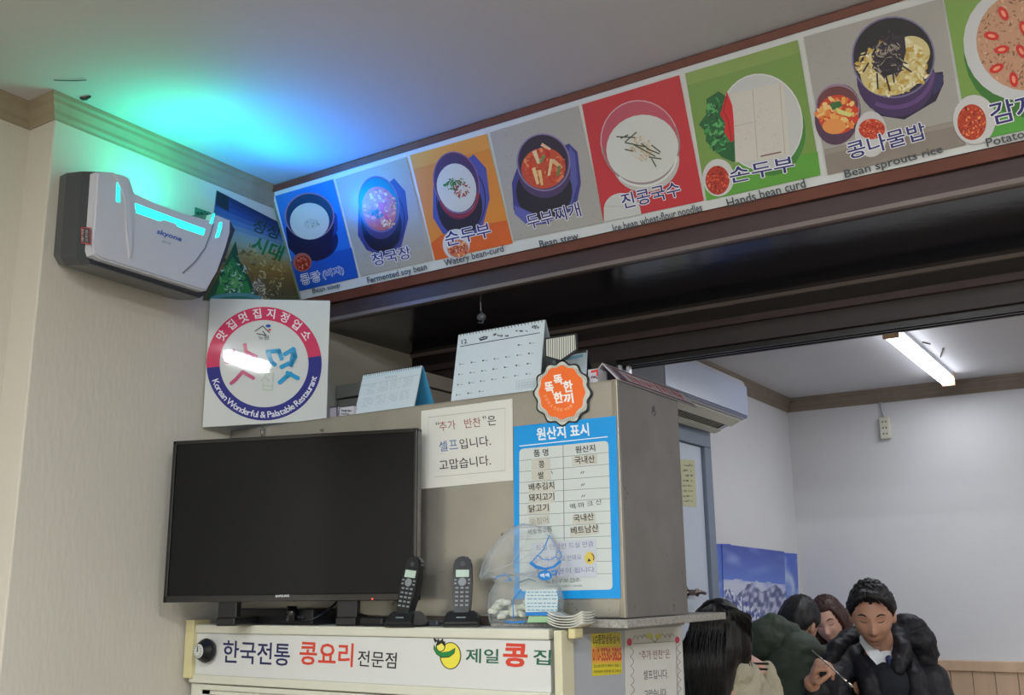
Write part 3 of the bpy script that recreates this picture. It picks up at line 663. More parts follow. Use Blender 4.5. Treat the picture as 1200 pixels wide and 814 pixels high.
# side: light panel, sticker
XS = XF1+.0015
box('side_panel', (XF1-.001, YFF+.07, .2), (XS, YFB-.01, ZT-.016), mat('side_enamel', (170, 176, 184), .35), fg)
box('side_top_rail', (XF1-.002, YFF+.05, ZT-.016), (XF1+.008, YFB, ZT), mat('side_rail', (150, 150, 142), .45), fg, .002)
fs = lambda x, y: at(x, y, 0, XS)
sk = thing('service_sticker', 'yellow service sticker with red phone number on the refrigerator side', 'sticker', at(710, 791, 0, XS))
qs = ((693, 741), (727.5, 740.5), (729, 789), (694.5, 792))
prism('sticker_sheet', [at(x, y, 0, XS+.001) for x, y in qs], (-.0008, 0, 0), mat('sticker_yellow', (224, 208, 36), .4), sk)
pr = Print(lambda x, y: at(x, y, 0, XS+.001), (1, 0, 0))
pr.poly([(693.4, 757.5), (728, 757), (728.8, 776), (694, 777.5)], (232, 172, 60)); pr.line([(694, 741.8), (727, 741.4)], 1, (170, 160, 30))
pr.text('LG종합냉동상사', (695, 754.5), (726.5, 753.5), 11, (24, 24, 20), .012); pr.text('010-5530-5825', (694.5, 774), (728, 773), 14, (200, 36, 28), .03)
pr.text('업소용냉장고·제빙기·냉동고', (695.5, 782), (727.5, 781), 3.6, (70, 66, 26)); pr.text('식당설비 전문점 중고매입', (695.5, 788.5), (727.5, 787.5), 3.6, (70, 66, 26))
pr.build('lettering', sk, .4)
nt_ = thing('side_notice', 'white self-service notice with drawn flower border on the refrigerator side', 'notice', at(766, 830, 0, XS))
prism('paper', [at(x, y, 0, XS+.0015) for x, y in ((732, 737), (799, 734), (803, 880), (735, 900))], (-.001, 0, 0), M_PAPER, nt_)
pr = Print(lambda x, y: at(x, y, 0, XS+.0015), (1, 0, 0)); GY = (120, 120, 124)
def wavy(p0, p1, n, amp):
    pts = []
    for i in range(n*6+1):
        t = i/(n*6); nx, ny = -(p1[1]-p0[1]), p1[0]-p0[0]; l = math.hypot(nx, ny); s_ = abs(sin(pi*t*n))*amp
        pts.append((p0[0]+(p1[0]-p0[0])*t+nx/l*s_, p0[1]+(p1[1]-p0[1])*t+ny/l*s_))
    return pts
pr.line([(742, 754), (792, 751), (795, 860), (745, 880)], .5, GY)
for a, b in (((742, 749), (758, 747)), ((774, 747), (790, 746))): pr.line(wavy(a, b, 3, -4), .6, GY)
pr.line(wavy((738, 758), (741, 880), 11, -4), .6, GY); pr.line(wavy((797, 754), (800, 870), 11, 4), .6, GY)
pr.ell(737.5, 752, 3, 4.5, (206, 70, 96)); pr.ell(793.5, 749.5, 2.6, 4, (206, 60, 90))
for x in (761, 771.5): pr.ell(x, 745, 4.2, 3.2, (206, 206, 110), 25 if x < 765 else -25)
pr.line([(763, 748), (767, 752), (771, 748)], .8, (120, 140, 60))
pr.text('“추가 반찬”은', (749, 773), (785, 771), 11, (150, 96, 96)); pr.text('셀프입니다.', (754, 796), (783, 794.5), 11, (90, 96, 110)); pr.text('고맙습니다.', (755, 819), (782, 817), 11, (80, 84, 90))
pr.build('lettering', nt_, .6)
# ------------------------------------------------------------------ round certification plate leaning on the wall
rz = at(246, 349.5, 0, XW+.012)
Lp = rz; tR = (at(387, 352, 2, rz.z)); dirv = (tR-Lp); dirv.z = 0; dirv.normalize(); rn = Vector((dirv.y, -dirv.x, 0))
rf = onplane(Lp, rn)
rs = thing('certificate_plate', 'square white plate with red and blue ring reading Korean Wonderful and Palatable Restaurant', 'plaque', rf(311, 500))
bl, br = rf(238, 500.7), rf(384, 492)
prism('plate', [Lp, tR, Vector((tR.x, tR.y, br.z)), Vector((Lp.x, Lp.y, bl.z))], -rn*.008, mat('glossy_white_tile', (208, 212, 210), .03, coat=.3), rs, .0015)
pr = Print(rf, rn, start=.0009)
c0 = (309.5, 426.5)
pr.ring(309.5, 426, 67.5, 66.5, 15.5, (46, 52, 132), 0, 72, -8, 176); pr.ring(309.5, 426, 67.5, 66.5, 15.5, (206, 60, 98), 0, 72, 176, 352)
pr.arctext('맛집멋집지정업소', c0, 60, 59.5, 206, 334, 9, (232, 226, 228), off=.02)
pr.arctext('Korean Wonderful & Palatable Restaurant', c0, 60, 59, 162, 14, 7.6, (222, 224, 236), inward=True, off=.015)
PK, CB = (196, 92, 128), (44, 156, 206)
def brush(pts, w, col): pr.line(pts, w, col); pr.ell(*pts[0], w/2, w/2, col, n=10); pr.ell(*pts[-1], w/2, w/2, col, n=10)
for q in ([(262, 413), (274, 411), (270, 423), (265, 424), (262, 413)], [(287, 404), (289, 416)], [(289, 412), (300, 418)], [(284, 436), (277, 444), (271, 449)], [(285, 436), (297, 443)]):
    brush(q, 4.2, PK)
for q in ([(314, 412), (318, 424), (322, 427)], [(317, 412), (327, 411), (330, 420)], [(334, 415), (344, 409), (346, 418), (341, 428), (344, 411)], [(328, 448), (336, 441), (341, 438)], [(337, 437), (349, 443)], [(338, 426), (330, 430)]):
    brush(q, 5, CB)
pr.text('집', (304, 457), (320, 458), 22, (186, 202, 186), .0)
for q in ([(299, 388), (308, 382), (316, 390)], [(301, 391), (312, 393), (308, 388)]): pr.line(q, 1, (70, 66, 70))
pr.ell(314.5, 382, 3, 1.8, (40, 90, 180)); pr.ell(316, 386.5, 2, 1, (200, 50, 60)); pr.text('노원', (303, 398), (315, 398), 5, (60, 60, 60))
pr.build('print', rs, .03)
# ------------------------------------------------------------------ television
TA = at(190.5, 705.5, 1, 1.80); tl = Vector((-2.292, 1.817, 0)); td = Vector((.685, .222, 0)).normalized()
TM = Matrix.Translation((tl.x, tl.y, 0)) @ Matrix.Rotation(math.atan2(td.y, td.x), 4, 'Z')
tn = Vector((td.y, -td.x, 0)); tf = onplane(tl, tn)
z0, z1 = tf(190.5, 705.5).z, tf(204, 516.7).z; z1b = tf(491, 500.8).z; z1 = (z1+z1b)/2; z0 = (z0+tf(487, 703.6).z)/2
tw = (tf(489, 600)-tl).dot(td); t0 = (tf(197, 610)-tl).dot(td)
tv = thing('television', 'black flat television standing on the refrigerator in front of the steel cabinet', 'television', TM @ Vector(((t0+tw)/2, .1, ZT)))
def tb(name, lo, hi, m, bev=0, par=None): return box(name, lo, hi, m, par or tv, bev, TM)
tb('back_shell', (t0+.01, .022, z0+.03), (tw-.01, .055, z1-.03), M_BLACK, .01)
bm = B()
for lo, hi in (((t0, 0, z0), (tw, .03, z0+.018)), ((t0, 0, z1-.011), (tw, .03, z1)), ((t0, 0, z0), (t0+.011, .03, z1)), ((tw-.011, 0, z0), (tw, .03, z1))): add_box(bm, lo, hi, .002, TM)
link('bezel', bm, M_BLACKG, tv)
tb('screen', (t0+.010, .004, z0+.016), (tw-.010, .012, z1-.010), M_SCREEN)
tb('bezel_strip', (tw-.0045, -.001, z0+.003), (tw-.003, .0, z1-.003), mat('clear_edge', (90, 92, 96), .2))
for cx in (t0+.19, tw-.19):
    bm = B(); add_box(bm, (cx-.028, .006, ZT+.02), (cx+.028, .03, z0+.006), .003, TM); add_box(bm, (cx-.028, -.002 if cx > .4 else -.002, ZT+.001), (cx+.028, .20, ZT+.022), .004, TM)
    link('foot', bm, M_BLACK, tv)
pl_ = Print(tf, tn, start=.0006); pl_.text('SAMSUNG', (323, 699.5), (339, 699), 2.6, (200, 204, 210), .03); pl_.build('lettering', tv, .3)
q = tf(436.5, 701.5); bm = B(); add_ell(bm, q+tn*.001, (.0018, .0018, .0018), 10, 6); link('standby_light', bm, mat('standby_red', (255, 60, 50), .4, emit=5), tv)
# box and cables under it
sb = thing('set_top_box', 'black set-top box on the refrigerator under the television', 'set-top box', (-2.13, 2.05, ZT))
box('case', (-2.28, 2.0, ZT+.001), (-1.92, 2.09, ZT+.042), M_BLACK, sb, .004)
for k in range(5): box('button', (-1.96-.012*k, 1.998, ZT+.018), (-1.954-.012*k, 2.0, ZT+.024), M_DKG, sb)
c = at(346, 712, 1, 1.985); tag(tube('cable_reel', [(c.x-.012, 1.985, ZT+.012), (c.x-.012, 1.985, ZT+.05)], .014, M_BLACKG), 'short shiny black cylinder under the middle of the television', 'plug')
cb = lambda pts, r, lab: tag(tube('cable', [at(x, y, 1, Y) for x, y, Y in pts], r, mat('cable_black', (16, 16, 18), .4)), lab, 'cable')
cb([(345, 728, 1.99), (365, 726, 2.0), (380, 718, 2.03), (392, 708, 2.07), (396, 702, 2.08)], .0035, 'black cable curving up behind the television')
cb([(421, 719, 2.02), (432, 722, 2.02), (442, 724, 2.02), (455, 726, 2.03)], .003, 'thin black cable between the television foot and the left phone')
tag(box('power_adapter', (at(425, 727, 1, 2.0).x, 1.985, ZT+.001), (at(453, 727, 1, 2.0).x, 2.06, ZT+.022), M_BLACK, None, .006), 'flat black adapter lying left of the phones', 'adapter')
tag(box('phone_plug', (at(500, 727, 1, 2.06).x, 2.035, ZT+.001), (at(520, 727, 1, 2.06).x, 2.075, ZT+.014), M_DKG, None, .004), 'dark plug lying between the two phones', 'plug')
# ------------------------------------------------------------------ cordless phones
M_KEY = mat('phone_keys', (128, 136, 140), .4); M_LCD = mat('phone_display', (176, 196, 186), .3); M_PH = mat('phone_black', (24, 26, 30), .3)
def phone(px, py, rot, label, name='cordless_phone', lean=17, roll=0, Y=2.03):
    base = at(px, py, 1, Y); base = Vector((base.x, Y, ZT+.001))
    t = thing(name, label, 'phone', base, 'cordless phones on the refrigerator')
    M = Matrix.Translation(base) @ Matrix.Rotation(rot, 4, 'Z')
    bm = B(); w = .047
    prof = [(-.036, 0), (-.036, .008), (-.018, .036), (.02, .036), (.035, .02), (.04, 0)]
    pts = [M @ Vector((-w, y, z)) for y, z in prof]
    vec = M.to_3x3() @ Vector((2*w, 0, 0)); vv = add_prism(bm, pts, vec)
    for v in bm.verts:
        l = M.inverted() @ v.co; l.x *= 1-.28*(l.z/.036); v.co = M @ l
    bmesh.ops.bevel(bm, geom=list(bm.edges), offset=.004, segments=2, affect='EDGES')
    cr = link('cradle', bm, M_PH, t)
    bm = B(); sl = (M @ Matrix.Translation((0, -.0278, .0215)) @ Matrix.Rotation(-R(33), 4, 'X')); add_box(bm, (-.011, -.0005, -.0015), (.011, .0008, .0015), 0, sl); link('maker_mark', bm, M_KEY, cr)
    HM = M @ Matrix.Translation((0, -.008, .026)) @ Matrix.Rotation(-R(lean), 4, 'X') @ Matrix.Rotation(R(roll), 4, 'Y')
    bm = B(); hp = [(-.021, 0), (-.023, .04), (-.0235, .10), (-.0225, .128), (-.017, .139), (-.008, .1435), (.008, .1435), (.017, .139), (.0225, .128), (.0235, .10), (.023, .04), (.021, 0)]
    add_prism(bm, [HM @ Vector((x, -.011, z)) for x, z in hp], HM.to_3x3() @ Vector((0, .024, 0)))
    bmesh.ops.bevel(bm, geom=list(bm.edges), offset=.004, segments=2, affect='EDGES')
    hs = link('handset', bm, M_PH, t)
    f = lambda n, x0, x1, za, zb, m, d=.0125: box(n, (x0, -d, za), (x1, -.0105, zb), m, hs, .0004, HM)
    f('display', -.016, .016, .090, .108, M_LCD, .0118)
    bm = B(); add_lathe(bm, [(.010, 0), (.010, .0016), (.007, .0016), (.007, .0006)], M=HM @ Matrix.Translation((0, -.011, .078)) @ Matrix.Rotation(pi/2, 4, 'X'), n=20); link('navigation_key', bm, M_KEY, hs)
    bm = B(); add_lathe(bm, [(.006, 0), (.006, .001), (.0045, .001), (.0045, .0003)], M=HM @ Matrix.Translation((0, -.011, .123)) @ Matrix.Rotation(pi/2, 4, 'X'), n=16); link('earpiece', bm, M_DKG, hs)
    for r_ in range(5):
        for c_ in range(3):
            x = (c_-1)*.0125; z = .063-.0105*r_; f('key', x-.0038, x+.0038, z-.0022, z+.0022, M_KEY)
    for x in (-.0165, .0165):
        for z in (.083, .074): f('key', x-.003, x+.003, z-.002, z+.002, M_KEY)
    return t
phone(476, 727, R(4), 'black cordless phone in its cradle, left one beside the television', lean=10, roll=7, Y=1.998)
phone(541.5, 727, R(30), 'black cordless phone in its cradle, right one beside the plastic bag')
# ------------------------------------------------------------------ stacked boat dishes
M_DISH = mat('dish_glaze', (206, 206, 196), .2, coat=.4)
dc = at(673, 731, 1, 2.02); 
def dish(k, lab):
    bm = B(); n = 16; hw, hd = .045, .032; g = []
    for s_ in (0, 1):
        row = []
        for i in range(n+1):
            x = -1+2*i/n; z = .011*abs(x)**2.6 + (.0022 if s_ else 0)
            row.append([bm.verts.new((dc.x+x*hw*(1-.03*(j == 0 or j == 4)), 2.007+(-1+2*j/4)*hd, ZT+.001+z+.002*(abs(j-2)/2)**3+k*.0056)) for j in range(5)])
        g.append(row)
    for i in range(n):
        for j in range(4):
            bm.faces.new((g[1][i][j], g[1][i+1][j], g[1][i+1][j+1], g[1][i][j+1])); bm.faces.new((g[0][i][j], g[0][i][j+1], g[0][i+1][j+1], g[0][i+1][j]))
    for i in range(n):
        for j in (0, 4): bm.faces.new((g[0][i][j], g[0][i+1][j], g[1][i+1][j], g[1][i][j]))
    for j in range(4):
        for i in (0, n): bm.faces.new((g[0][i][j], g[1][i][j], g[1][i][j+1], g[0][i][j+1]))
    return tag(link('dish', bm, M_DISH, None, True), lab, 'dish', 'stacked white dishes on the refrigerator')
for k, w in enumerate(('lowest of the stack beside the plastic bag', 'second from the bottom of the stack', 'middle one of the stack', 'second from the top of the stack', 'topmost of the stack')):
    dish(k, 'small white upturned rectangular dish, '+w)
# ------------------------------------------------------------------ plastic bag
bg = thing('plastic_bag', 'clear crumpled plastic bag with blue print and white contents beside the phones', 'bag', (at(615, 731, 1, 2.04).x, 2.04, ZT+.001))
m = bpy.data.materials.new('clear_film'); MATS['clear_film'] = m; m.use_nodes = True; nt = m.node_tree; nt.nodes.clear()
o_ = nt.nodes.new('ShaderNodeOutputMaterial'); mx = nt.nodes.new('ShaderNodeMixShader'); tr = nt.nodes.new('ShaderNodeBsdfTransparent'); gl = nt.nodes.new('ShaderNodeBsdfPrincipled')
gl.inputs['Base Color'].default_value = (*sr((214, 222, 226)), 1); gl.inputs['Roughness'].default_value = .12
fr_ = nt.nodes.new('ShaderNodeLayerWeight'); fr_.inputs['Blend'].default_value = .42; mr = nt.nodes.new('ShaderNodeMapRange'); mr.inputs['To Min'].default_value = .035; mr.inputs['To Max'].default_value = .6
nt.links.new(fr_.outputs['Facing'], mr.inputs[0]); nt.links.new(mr.outputs[0], mx.inputs[0]); nt.links.new(tr.outputs[0], mx.inputs[1]); nt.links.new(gl.outputs[0], mx.inputs[2]); nt.links.new(mx.outputs[0], o_.inputs[0])
def pillow(bm, outline, Yc, thick, seed, nz=.006, n=5, amp=18):
    """closed film body: outline (px) shrunk in rings that bulge to both sides"""
    cx = sum(p[0] for p in outline)/len(outline); cy = sum(p[1] for p in outline)/len(outline)
    fine = []
    for i in range(len(outline)):
        a, b = outline[i], outline[(i+1) % len(outline)]
        for k in range(3): fine.append((a[0]+(b[0]-a[0])*k/3, a[1]+(b[1]-a[1])*k/3))
    for sgn in (-1, 1):
        prev = None; N = len(fine)
        for r_ in range(n+1):
            s_ = 1-r_/(n+.6); row = []
            for j, (x, y) in enumerate(fine):
                X, Y = cx+(x-cx)*s_, cy+(y-cy)*s_; d_ = thick*math.sqrt(max(0, 1-s_*s_))
                w = noise.noise(Vector((X/amp, Y/amp, seed+sgn))) + .6*noise.noise(Vector((X/amp*2.6, Y/amp*2.6, seed*2+sgn)))
                row.append(bm.verts.new(at(X, Y, 1, Yc+sgn*(d_+nz*w*min(1, r_)))))
            if prev:
                for j in range(N): bm.faces.new((prev[j], prev[(j+1) % N], row[(j+1) % N], row[j]))
            prev = row
        bm.faces.new(prev)
    bmesh.ops.remove_doubles(bm, verts=bm.verts, dist=.0002)
bm = B(); pillow(bm, [(574, 730), (571, 715), (573, 695), (580, 682), (575, 676), (566, 671), (577, 673), (600, 672), (640, 668), (655, 668), (652, 678), (658, 690), (661, 705), (659, 722), (655, 730), (615, 731)], 2.058, .034, 3, .007)
link('film', bm, MATS['clear_film'], bg, True)
bm = B(); pillow(bm, [(563, 680), (561, 672), (569, 652), (580, 636), (596, 620), (612, 613), (640, 617), (650, 628), (657, 645), (658, 660), (652, 674), (625, 676), (600, 674), (580, 678)], 2.05, .022, 9, .012, amp=12)
link('film_top', bm, MATS['clear_film'], bg, True)
bm = B()
for pts in ([(562, 675), (566, 660), (572, 648), (583, 634), (598, 620)], [(562, 676), (572, 670), (590, 664), (606, 658), (620, 650), (634, 652)], [(563, 678), (572, 667), (576, 652), (586, 640)], [(574, 729), (572, 712), (574, 696), (582, 684)], [(600, 658), (612, 640), (622, 622)]):
    add_tube(bm, [at(x, y, 1, 2.024+.002*i) for i, (x, y) in enumerate(pts)], .0016, 5)
link('film_fold', bm, MATS['clear_film'], bg, True)
bm = B(); rd = random.Random(5)
for i in range(44):
    x = 577+rd.random()*72; y = 705+rd.random()*20
    add_box(bm, (-.011, -.009, -.006), (.011, .009, .006), .003, Matrix.Translation(at(x, y, 1, 2.055+rd.uniform(-.012, .02))) @ Matrix.Rotation(rd.uniform(-.4, .4), 4, 'Y') @ Matrix.Rotation(rd.uniform(-.6, .6), 4, 'Z'), 1)
tag(link('contents', bm, mat('white_food', (206, 212, 196), .5), bg, True), kind='stuff')
pr = Print(lambda x, y: at(x, y, 1, 2.018), (0, -1, 0), step=.00006); BL_ = (26, 120, 196)
pr.poly([(617, 691), (652, 690), (654, 700), (653, 716), (616, 717), (615, 700)], (190, 206, 212))
rd = random.Random(7)
for y in (693, 697, 701, 706, 710, 714):
    x = 618
    while x < 655: w = 2+rd.random()*4; pr._add([(x, y), (x+w, y), (x+w, y+1.1), (x, y+1.1)], [range(4)], (90, 140, 170)); x += w+1.4
pr.up(); pr.poly([(616, 717), (652, 717), (652, 721), (616, 721)], BL_); pr.poly([(620, 722), (650, 722), (648, 729), (618, 729)], (150, 190, 150))
pr.poly([(589, 727), (596, 730), (614, 730), (617, 727), (602, 728)], BL_)
pr.line([(602, 724), (601, 703), (607, 696), (611, 690)], 1.2, BL_)
pr.line([(644, 627), (637, 644), (629, 652), (622, 660)], 1.3, BL_); pr.line([(644, 627), (652, 640), (657, 648)], .8, (90, 110, 190))
pr.poly([(620, 660), (623, 657), (629, 662), (639, 665), (648, 663), (657, 655), (658, 659), (650, 665), (640, 668), (628, 666)], BL_)
pr.line([(630, 650), (636, 655), (645, 656), (652, 652)], 1.0, BL_); pr.ring(655, 650, 3.6, 5, 1, BL_)
pr.ell(639, 674, 8.5, 6, BL_); pr.text('백색', (634, 677), (644, 676), 5, (220, 232, 240), .02)
pr.line([(580, 678), (592, 672), (600, 679), (592, 681)], 1, BL_); pr.chips(652, 671, 5, 5, 16, 3, [BL_, (90, 100, 200)], 3, 3); pr.line([(609, 682), (620, 678), (628, 681)], 1.1, (80, 110, 130))
pr.build('print', bg, .3)
# ------------------------------------------------------------------ papers on the steel front
def plate(name, label, cat, corners, Y, th, m, seat=None):
    t = thing(name, label, cat, at((corners[2][0]+corners[3][0])/2, max(corners[2][1], corners[3][1]), 1, Y))
    prism('sheet', [at(x, y, 1, Y) for x, y in corners], (0, th, 0), m, t)
    return t, Print(lambda x, y: at(x, y, 1, Y), (0, -1, 0))
os_, pr = plate('origin_notice', 'tall blue and white food origin table on the steel cabinet', 'notice', ((602, 499.5), (721.7, 487), (727, 700.8), (602.5, 701.5)), YX-.0052, .004, mat('blue_board', (18, 148, 222), .35))
SK = (18, 148, 222)
pr.text('원산지 표시', (630, 516), (690.5, 510), 14.5, (226, 236, 244), .03)
pr.line([(609, 522.5), (712, 511.5)], 1.1, (224, 236, 244))
wl = (198, 206, 204)
def rrect(tl_, tr_, br_, bl_, r_, col):
    P = []
    q = [tl_, tr_, br_, bl_]
    for i in range(4):
        c = q[i]; a = q[i-1]; b = q[(i+1) % 4]
        def tow(u, v):
            l = math.hypot(v[0]-u[0], v[1]-u[1]); return (u[0]+(v[0]-u[0])/l*r_, u[1]+(v[1]-u[1])/l*r_)
        s_, e_ = tow(c, a), tow(c, b)
        for k in range(7):
            t = k/6; P.append(((1-t)**2*s_[0]+2*t*(1-t)*c[0]+t*t*e_[0], (1-t)**2*s_[1]+2*t*(1-t)*c[1]+t*t*e_[1]))
    pr.poly(P, col)
rrect((608.6, 526), (713, 516.2), (718, 690.5), (609, 692.5), 5.5, wl)
Ls = [539.6, 552.6, 565.3, 577.7, 590.1, 603.5, 618, 632, 645, 659, 673]; Rs = [529.9, 543.7, 557.5, 571.1, 584, 598.4, 612.7, 627.8, 642, 657.2, 671.8]
for i, (a, b) in enumerate(zip(Ls, Rs)): pr.line([(609, a), (713+i*.5, b)], .55, (120, 128, 128))
pr.line([(660, 521.5), (661.5, 640)], .7, (110, 118, 118))
BK = (44, 46, 46)
for q in (((623, 538), (645, 536.5), (645.5, 549), (623.4, 550.5)), ((623, 551), (645.5, 549.8), (646, 562), (623.4, 564)), ((620, 567), (649, 564.5), (650, 576), (620, 578)), ((620, 579), (649, 577), (650, 588.5), (620, 590)), ((618, 592), (644, 589.5), (645, 600.5), (618, 603)), ((620, 605), (644, 602.5), (645, 613.5), (620, 616)),
          ((670.5, 534.5), (700, 532), (700.5, 543), (670.8, 546)), ((671, 603.5), (698, 601), (698.5, 612.5), (671.5, 615)), ((668, 618), (702, 614), (702.5, 625), (668.5, 629))): pr.poly(q, (192, 192, 182))
for t, a, b, h_ in [('품 명', (626, 535), (643, 533.6), 8), ('콩', (632, 548.2), (638.5, 547.6), 8), ('쌀', (631, 561), (638, 560.3), 8), ('배추김치', (620.5, 575), (650, 572.4), 8.6), ('돼지고기', (620.5, 587.5), (650, 585.6), 8.8), ('닭고기', (620.5, 600.3), (643.5, 598.5), 8.8),
                    ('원산지', (675, 530.8), (698, 528.4), 8), ('국내산', (674, 543.6), (697.5, 541.6), 8.6), ('국내산', (673, 611.5), (696.5, 609), 8.6), ('베트남산', (670, 626), (702, 622.6), 8.8)]: pr.text(t, a, b, h_, BK, .014)
pr.text('오징어', (622, 615), (643, 612.5), 7.5, (130, 132, 128)); pr.text('세송통조림', (619, 626.5), (647, 622.5), 6.5, (90, 94, 92), .01)
pr.text('멕 마 크 산', (669, 597), (706, 590.5), 6.5, (64, 66, 70))
for x, y in ((681, 553.5), (681.5, 567.8), (682, 581)): pr.line([(x, y+1.2), (x+1.5, y-1.2)], .8, (90, 90, 90)); pr.line([(x+2.4, y+1), (x+3.8, y-1.3)], .8, (90, 90, 90))
pr.line([(646.5, 551.5), (648, 555)], .8, (100, 100, 100))
pr.poly([(622, 636), (699, 631), (700, 676), (620, 677)], (190, 196, 206)); PU = (112, 112, 160)
pr.text('드실 만큼만 드실 만큼', (629, 645), (696, 640), 6.5, PU); pr.text('덜어 가 드세요 안돼요', (626, 660), (682, 655.5), 6.5, PU); pr.text('추가 비용이 됩니다.', (628, 673), (699, 670), 6.5, PU)
pr.ell(691.5, 653.5, 6, 7.4, (210, 190, 90)); pr.poly([(689, 658), (690.5, 653.5), (693, 657)], (40, 34, 30)); pr.line([(694, 648.5), (696.5, 652), (696, 656)], 1.2, (110, 60, 40))
pr.text('노원구보건소', (640, 684), (681, 681), 5, (100, 104, 110)); pr.text('NOWON-GU HEALTH CENTER', (640, 688), (683, 686.8), 2, (130, 134, 138))
pr.build('lettering', os_, .35)
nn_, pr = plate('self_service_notice', 'white paper notice about side dishes beside the television top corner', 'notice', ((493.6, 481.3), (600.4, 466.8), (601.3, 562.5), (492.8, 572.8)), YX-.0022, .0012, M_PAPER)
pr.line([(502, 489), (592, 478)], .6, (160, 160, 158)); pr.line([(592, 478), (592, 552)], .3, (176, 176, 174)); pr.line([(592, 551), (510, 558.5)], .6, (170, 170, 168)); pr.line([(502, 489), (502, 558)], .3, (180, 180, 178))
pr.text('“', (511, 498), (515, 497.4), 4, BK); pr.text('추가', (515.5, 505), (534.5, 502.8), 11, (150, 92, 84), .004); pr.text('반찬', (545, 501.6), (564, 499.4), 11, (150, 92, 84), .004); pr.text('”', (566, 491.5), (570, 491), 4, BK); pr.text('은', (572, 498.6), (582, 497.4), 11, BK, .004)
pr.text('셀', (515.5, 529), (525, 528), 12, (60, 100, 160), .004); pr.text('프', (527, 526.5), (537, 525.5), 10.5, (100, 132, 176), .004); pr.text('입니다.', (539.5, 526.2), (575.7, 522), 12, BK, .004); pr.text('고맙습니다.', (515.6, 551), (575.7, 545), 12, BK, .004)
pr.build('lettering', nn_, .6)
# medal-shaped badge rising above the cabinet edge
YBd = YX-.0062
bd = thing('medal_sign', 'orange medal shaped sign with striped ribbon and black outline on the cabinet edge', 'sign', at(659, 499, 1, YBd))
def scal(rx, ry, n, amp, k=144, cx=659, cy=460.6): return [(cx+rx*(1+amp*cos(n*2*pi*i/k-pi/2*0+pi))*sin(2*pi*i/k), cy-ry*(1+amp*cos(n*2*pi*i/k+pi))*cos(2*pi*i/k)) for i in range(k)]
MSK = mat('badge_black', (34, 38, 44), .4)
fb = lambda x, y: at(x, y, 1, YBd)
prism('medal', [fb(x, y) for x, y in scal(33, 37.5, 12, -.05)], (0, .004, 0), MSK, bd)
prism('ribbon', [fb(x, y) for x, y in ((638.6, 395.8), (676, 390), (677, 410), (660, 423.5), (654, 423.5), (638.8, 418.5))], (0, .004, 0), MSK, bd)
pr = Print(fb, (0, -1, 0))
rb_ = Print(fb, (0, -1, 0)); rb_.poly([(640.2, 397.6), (674.2, 392.2), (675, 409), (657, 421.4), (640.5, 416.8)], (204, 206, 198))
for i in range(13):
    x = 642+i*2.6; yt = 397.3-(x-640)*.158; yb = 417+(x-640)*.26 if x < 657 else 421-(x-657)*.68
    rb_._add([(x, yt), (x+1, yt), (x+1.1, yb), (x+.1, yb)], [range(4)], (96, 98, 94))
rb_.build('ribbon_print', bd, .4); pr.poly(scal(31, 35.3, 12, -.05), (196, 198, 190)); rd = random.Random(1)
for i in range(34):
    x = 630+i*1.75; t = (x-659)/32
    if abs(t) < .96:
        hh = 34*math.sqrt(1-t*t)*.985
        for sg in (1, -1): pr._add([(x, 460.6+sg*hh*.80), (x+.6, 460.6+sg*hh*.80), (x+.6, 460.6+sg*hh), (x, 460.6+sg*hh)], [range(4)], (130, 130, 124))
pr.up(); pr.poly(scal(26.6, 30.8, 12, -.03, 144, 658.6, 459.6), (240, 110, 40)); WH = (240, 238, 234)
for t, a, b, h_ in [('똑', (650.3, 451.2), (659.8, 449.6), 11.3), ('똑', (640.3, 461.4), (649.6, 459.8), 13), ('한', (661.6, 459.6), (671.8, 458), 12.8), ('한', (650.3, 472.6), (660.6, 471), 12.5), ('끼', (661.8, 473), (672.3, 471.6), 11.5)]: pr.text(t, a, b, h_, WH, .04)
pr.arctext('건강하고 안전한 식생활', (658, 455), 20, 25, 165, 50, 2.8, (246, 200, 160), inward=True)
pr.build('print', bd, .4)
# ------------------------------------------------------------------ calendars and small things on top of the cabinet
M_CALB = mat('calendar_board', (150, 160, 170), .6); M_CALP = mat('calendar_paper', (196, 208, 216), .6); M_CBLUE = mat('calendar_blue', (70, 160, 206), .5)
def calendar(name, label, tl_, tr_, br_, bl_, back, mback, draw, Y0):
    a = at(*bl_, 2, ZX+.001); a = at(*bl_, 1, Y0); zb = ZX+.001; a.z = zb
    b = at(*br_, 1, Y0); b.z = zb; t = at(*tl_, 0, a.x); h = Vector((0, t.y-a.y, t.z-a.z))
    if h.y < .01 or h.y > .12: h.y = .05
    n = Vector((1, 0, 0)).cross(h).normalized(); n = n if n.y < 0 else -n
    root = thing(name, label, 'calendar', ((a.x+b.x)/2, Y0+back/2, zb))
    a2, b2 = a+h, b+h
    prism('page_block', [a, b, b2, a2], -n*.003, M_CALP, root)
    foot = Vector((0, back, 0)); pt = -n*.0032
    prism('back_board', [a2+pt, b2+pt, Vector((b.x, Y0+back, zb)), Vector((a.x, Y0+back, zb))], (0, .003, 0), mback, root)
    f = onplane(a, n); pr = Print(f, n)
    bm = B(); k = 26
    for i in range(k):
        c = a2.lerp(b2, (i+.8)/(k+.6)); add_tube(bm, [c+n*.001+Vector((0, 0, -.006)), c+n*.003+Vector((0, 0, .001)), c+Vector((0, .004, .003)), c-n*.005+Vector((0, 0, -.004))], .0009, 5)
    link('wire_binding', bm, MSK, root)
    draw(pr); pr.build('print', root, .5); return root
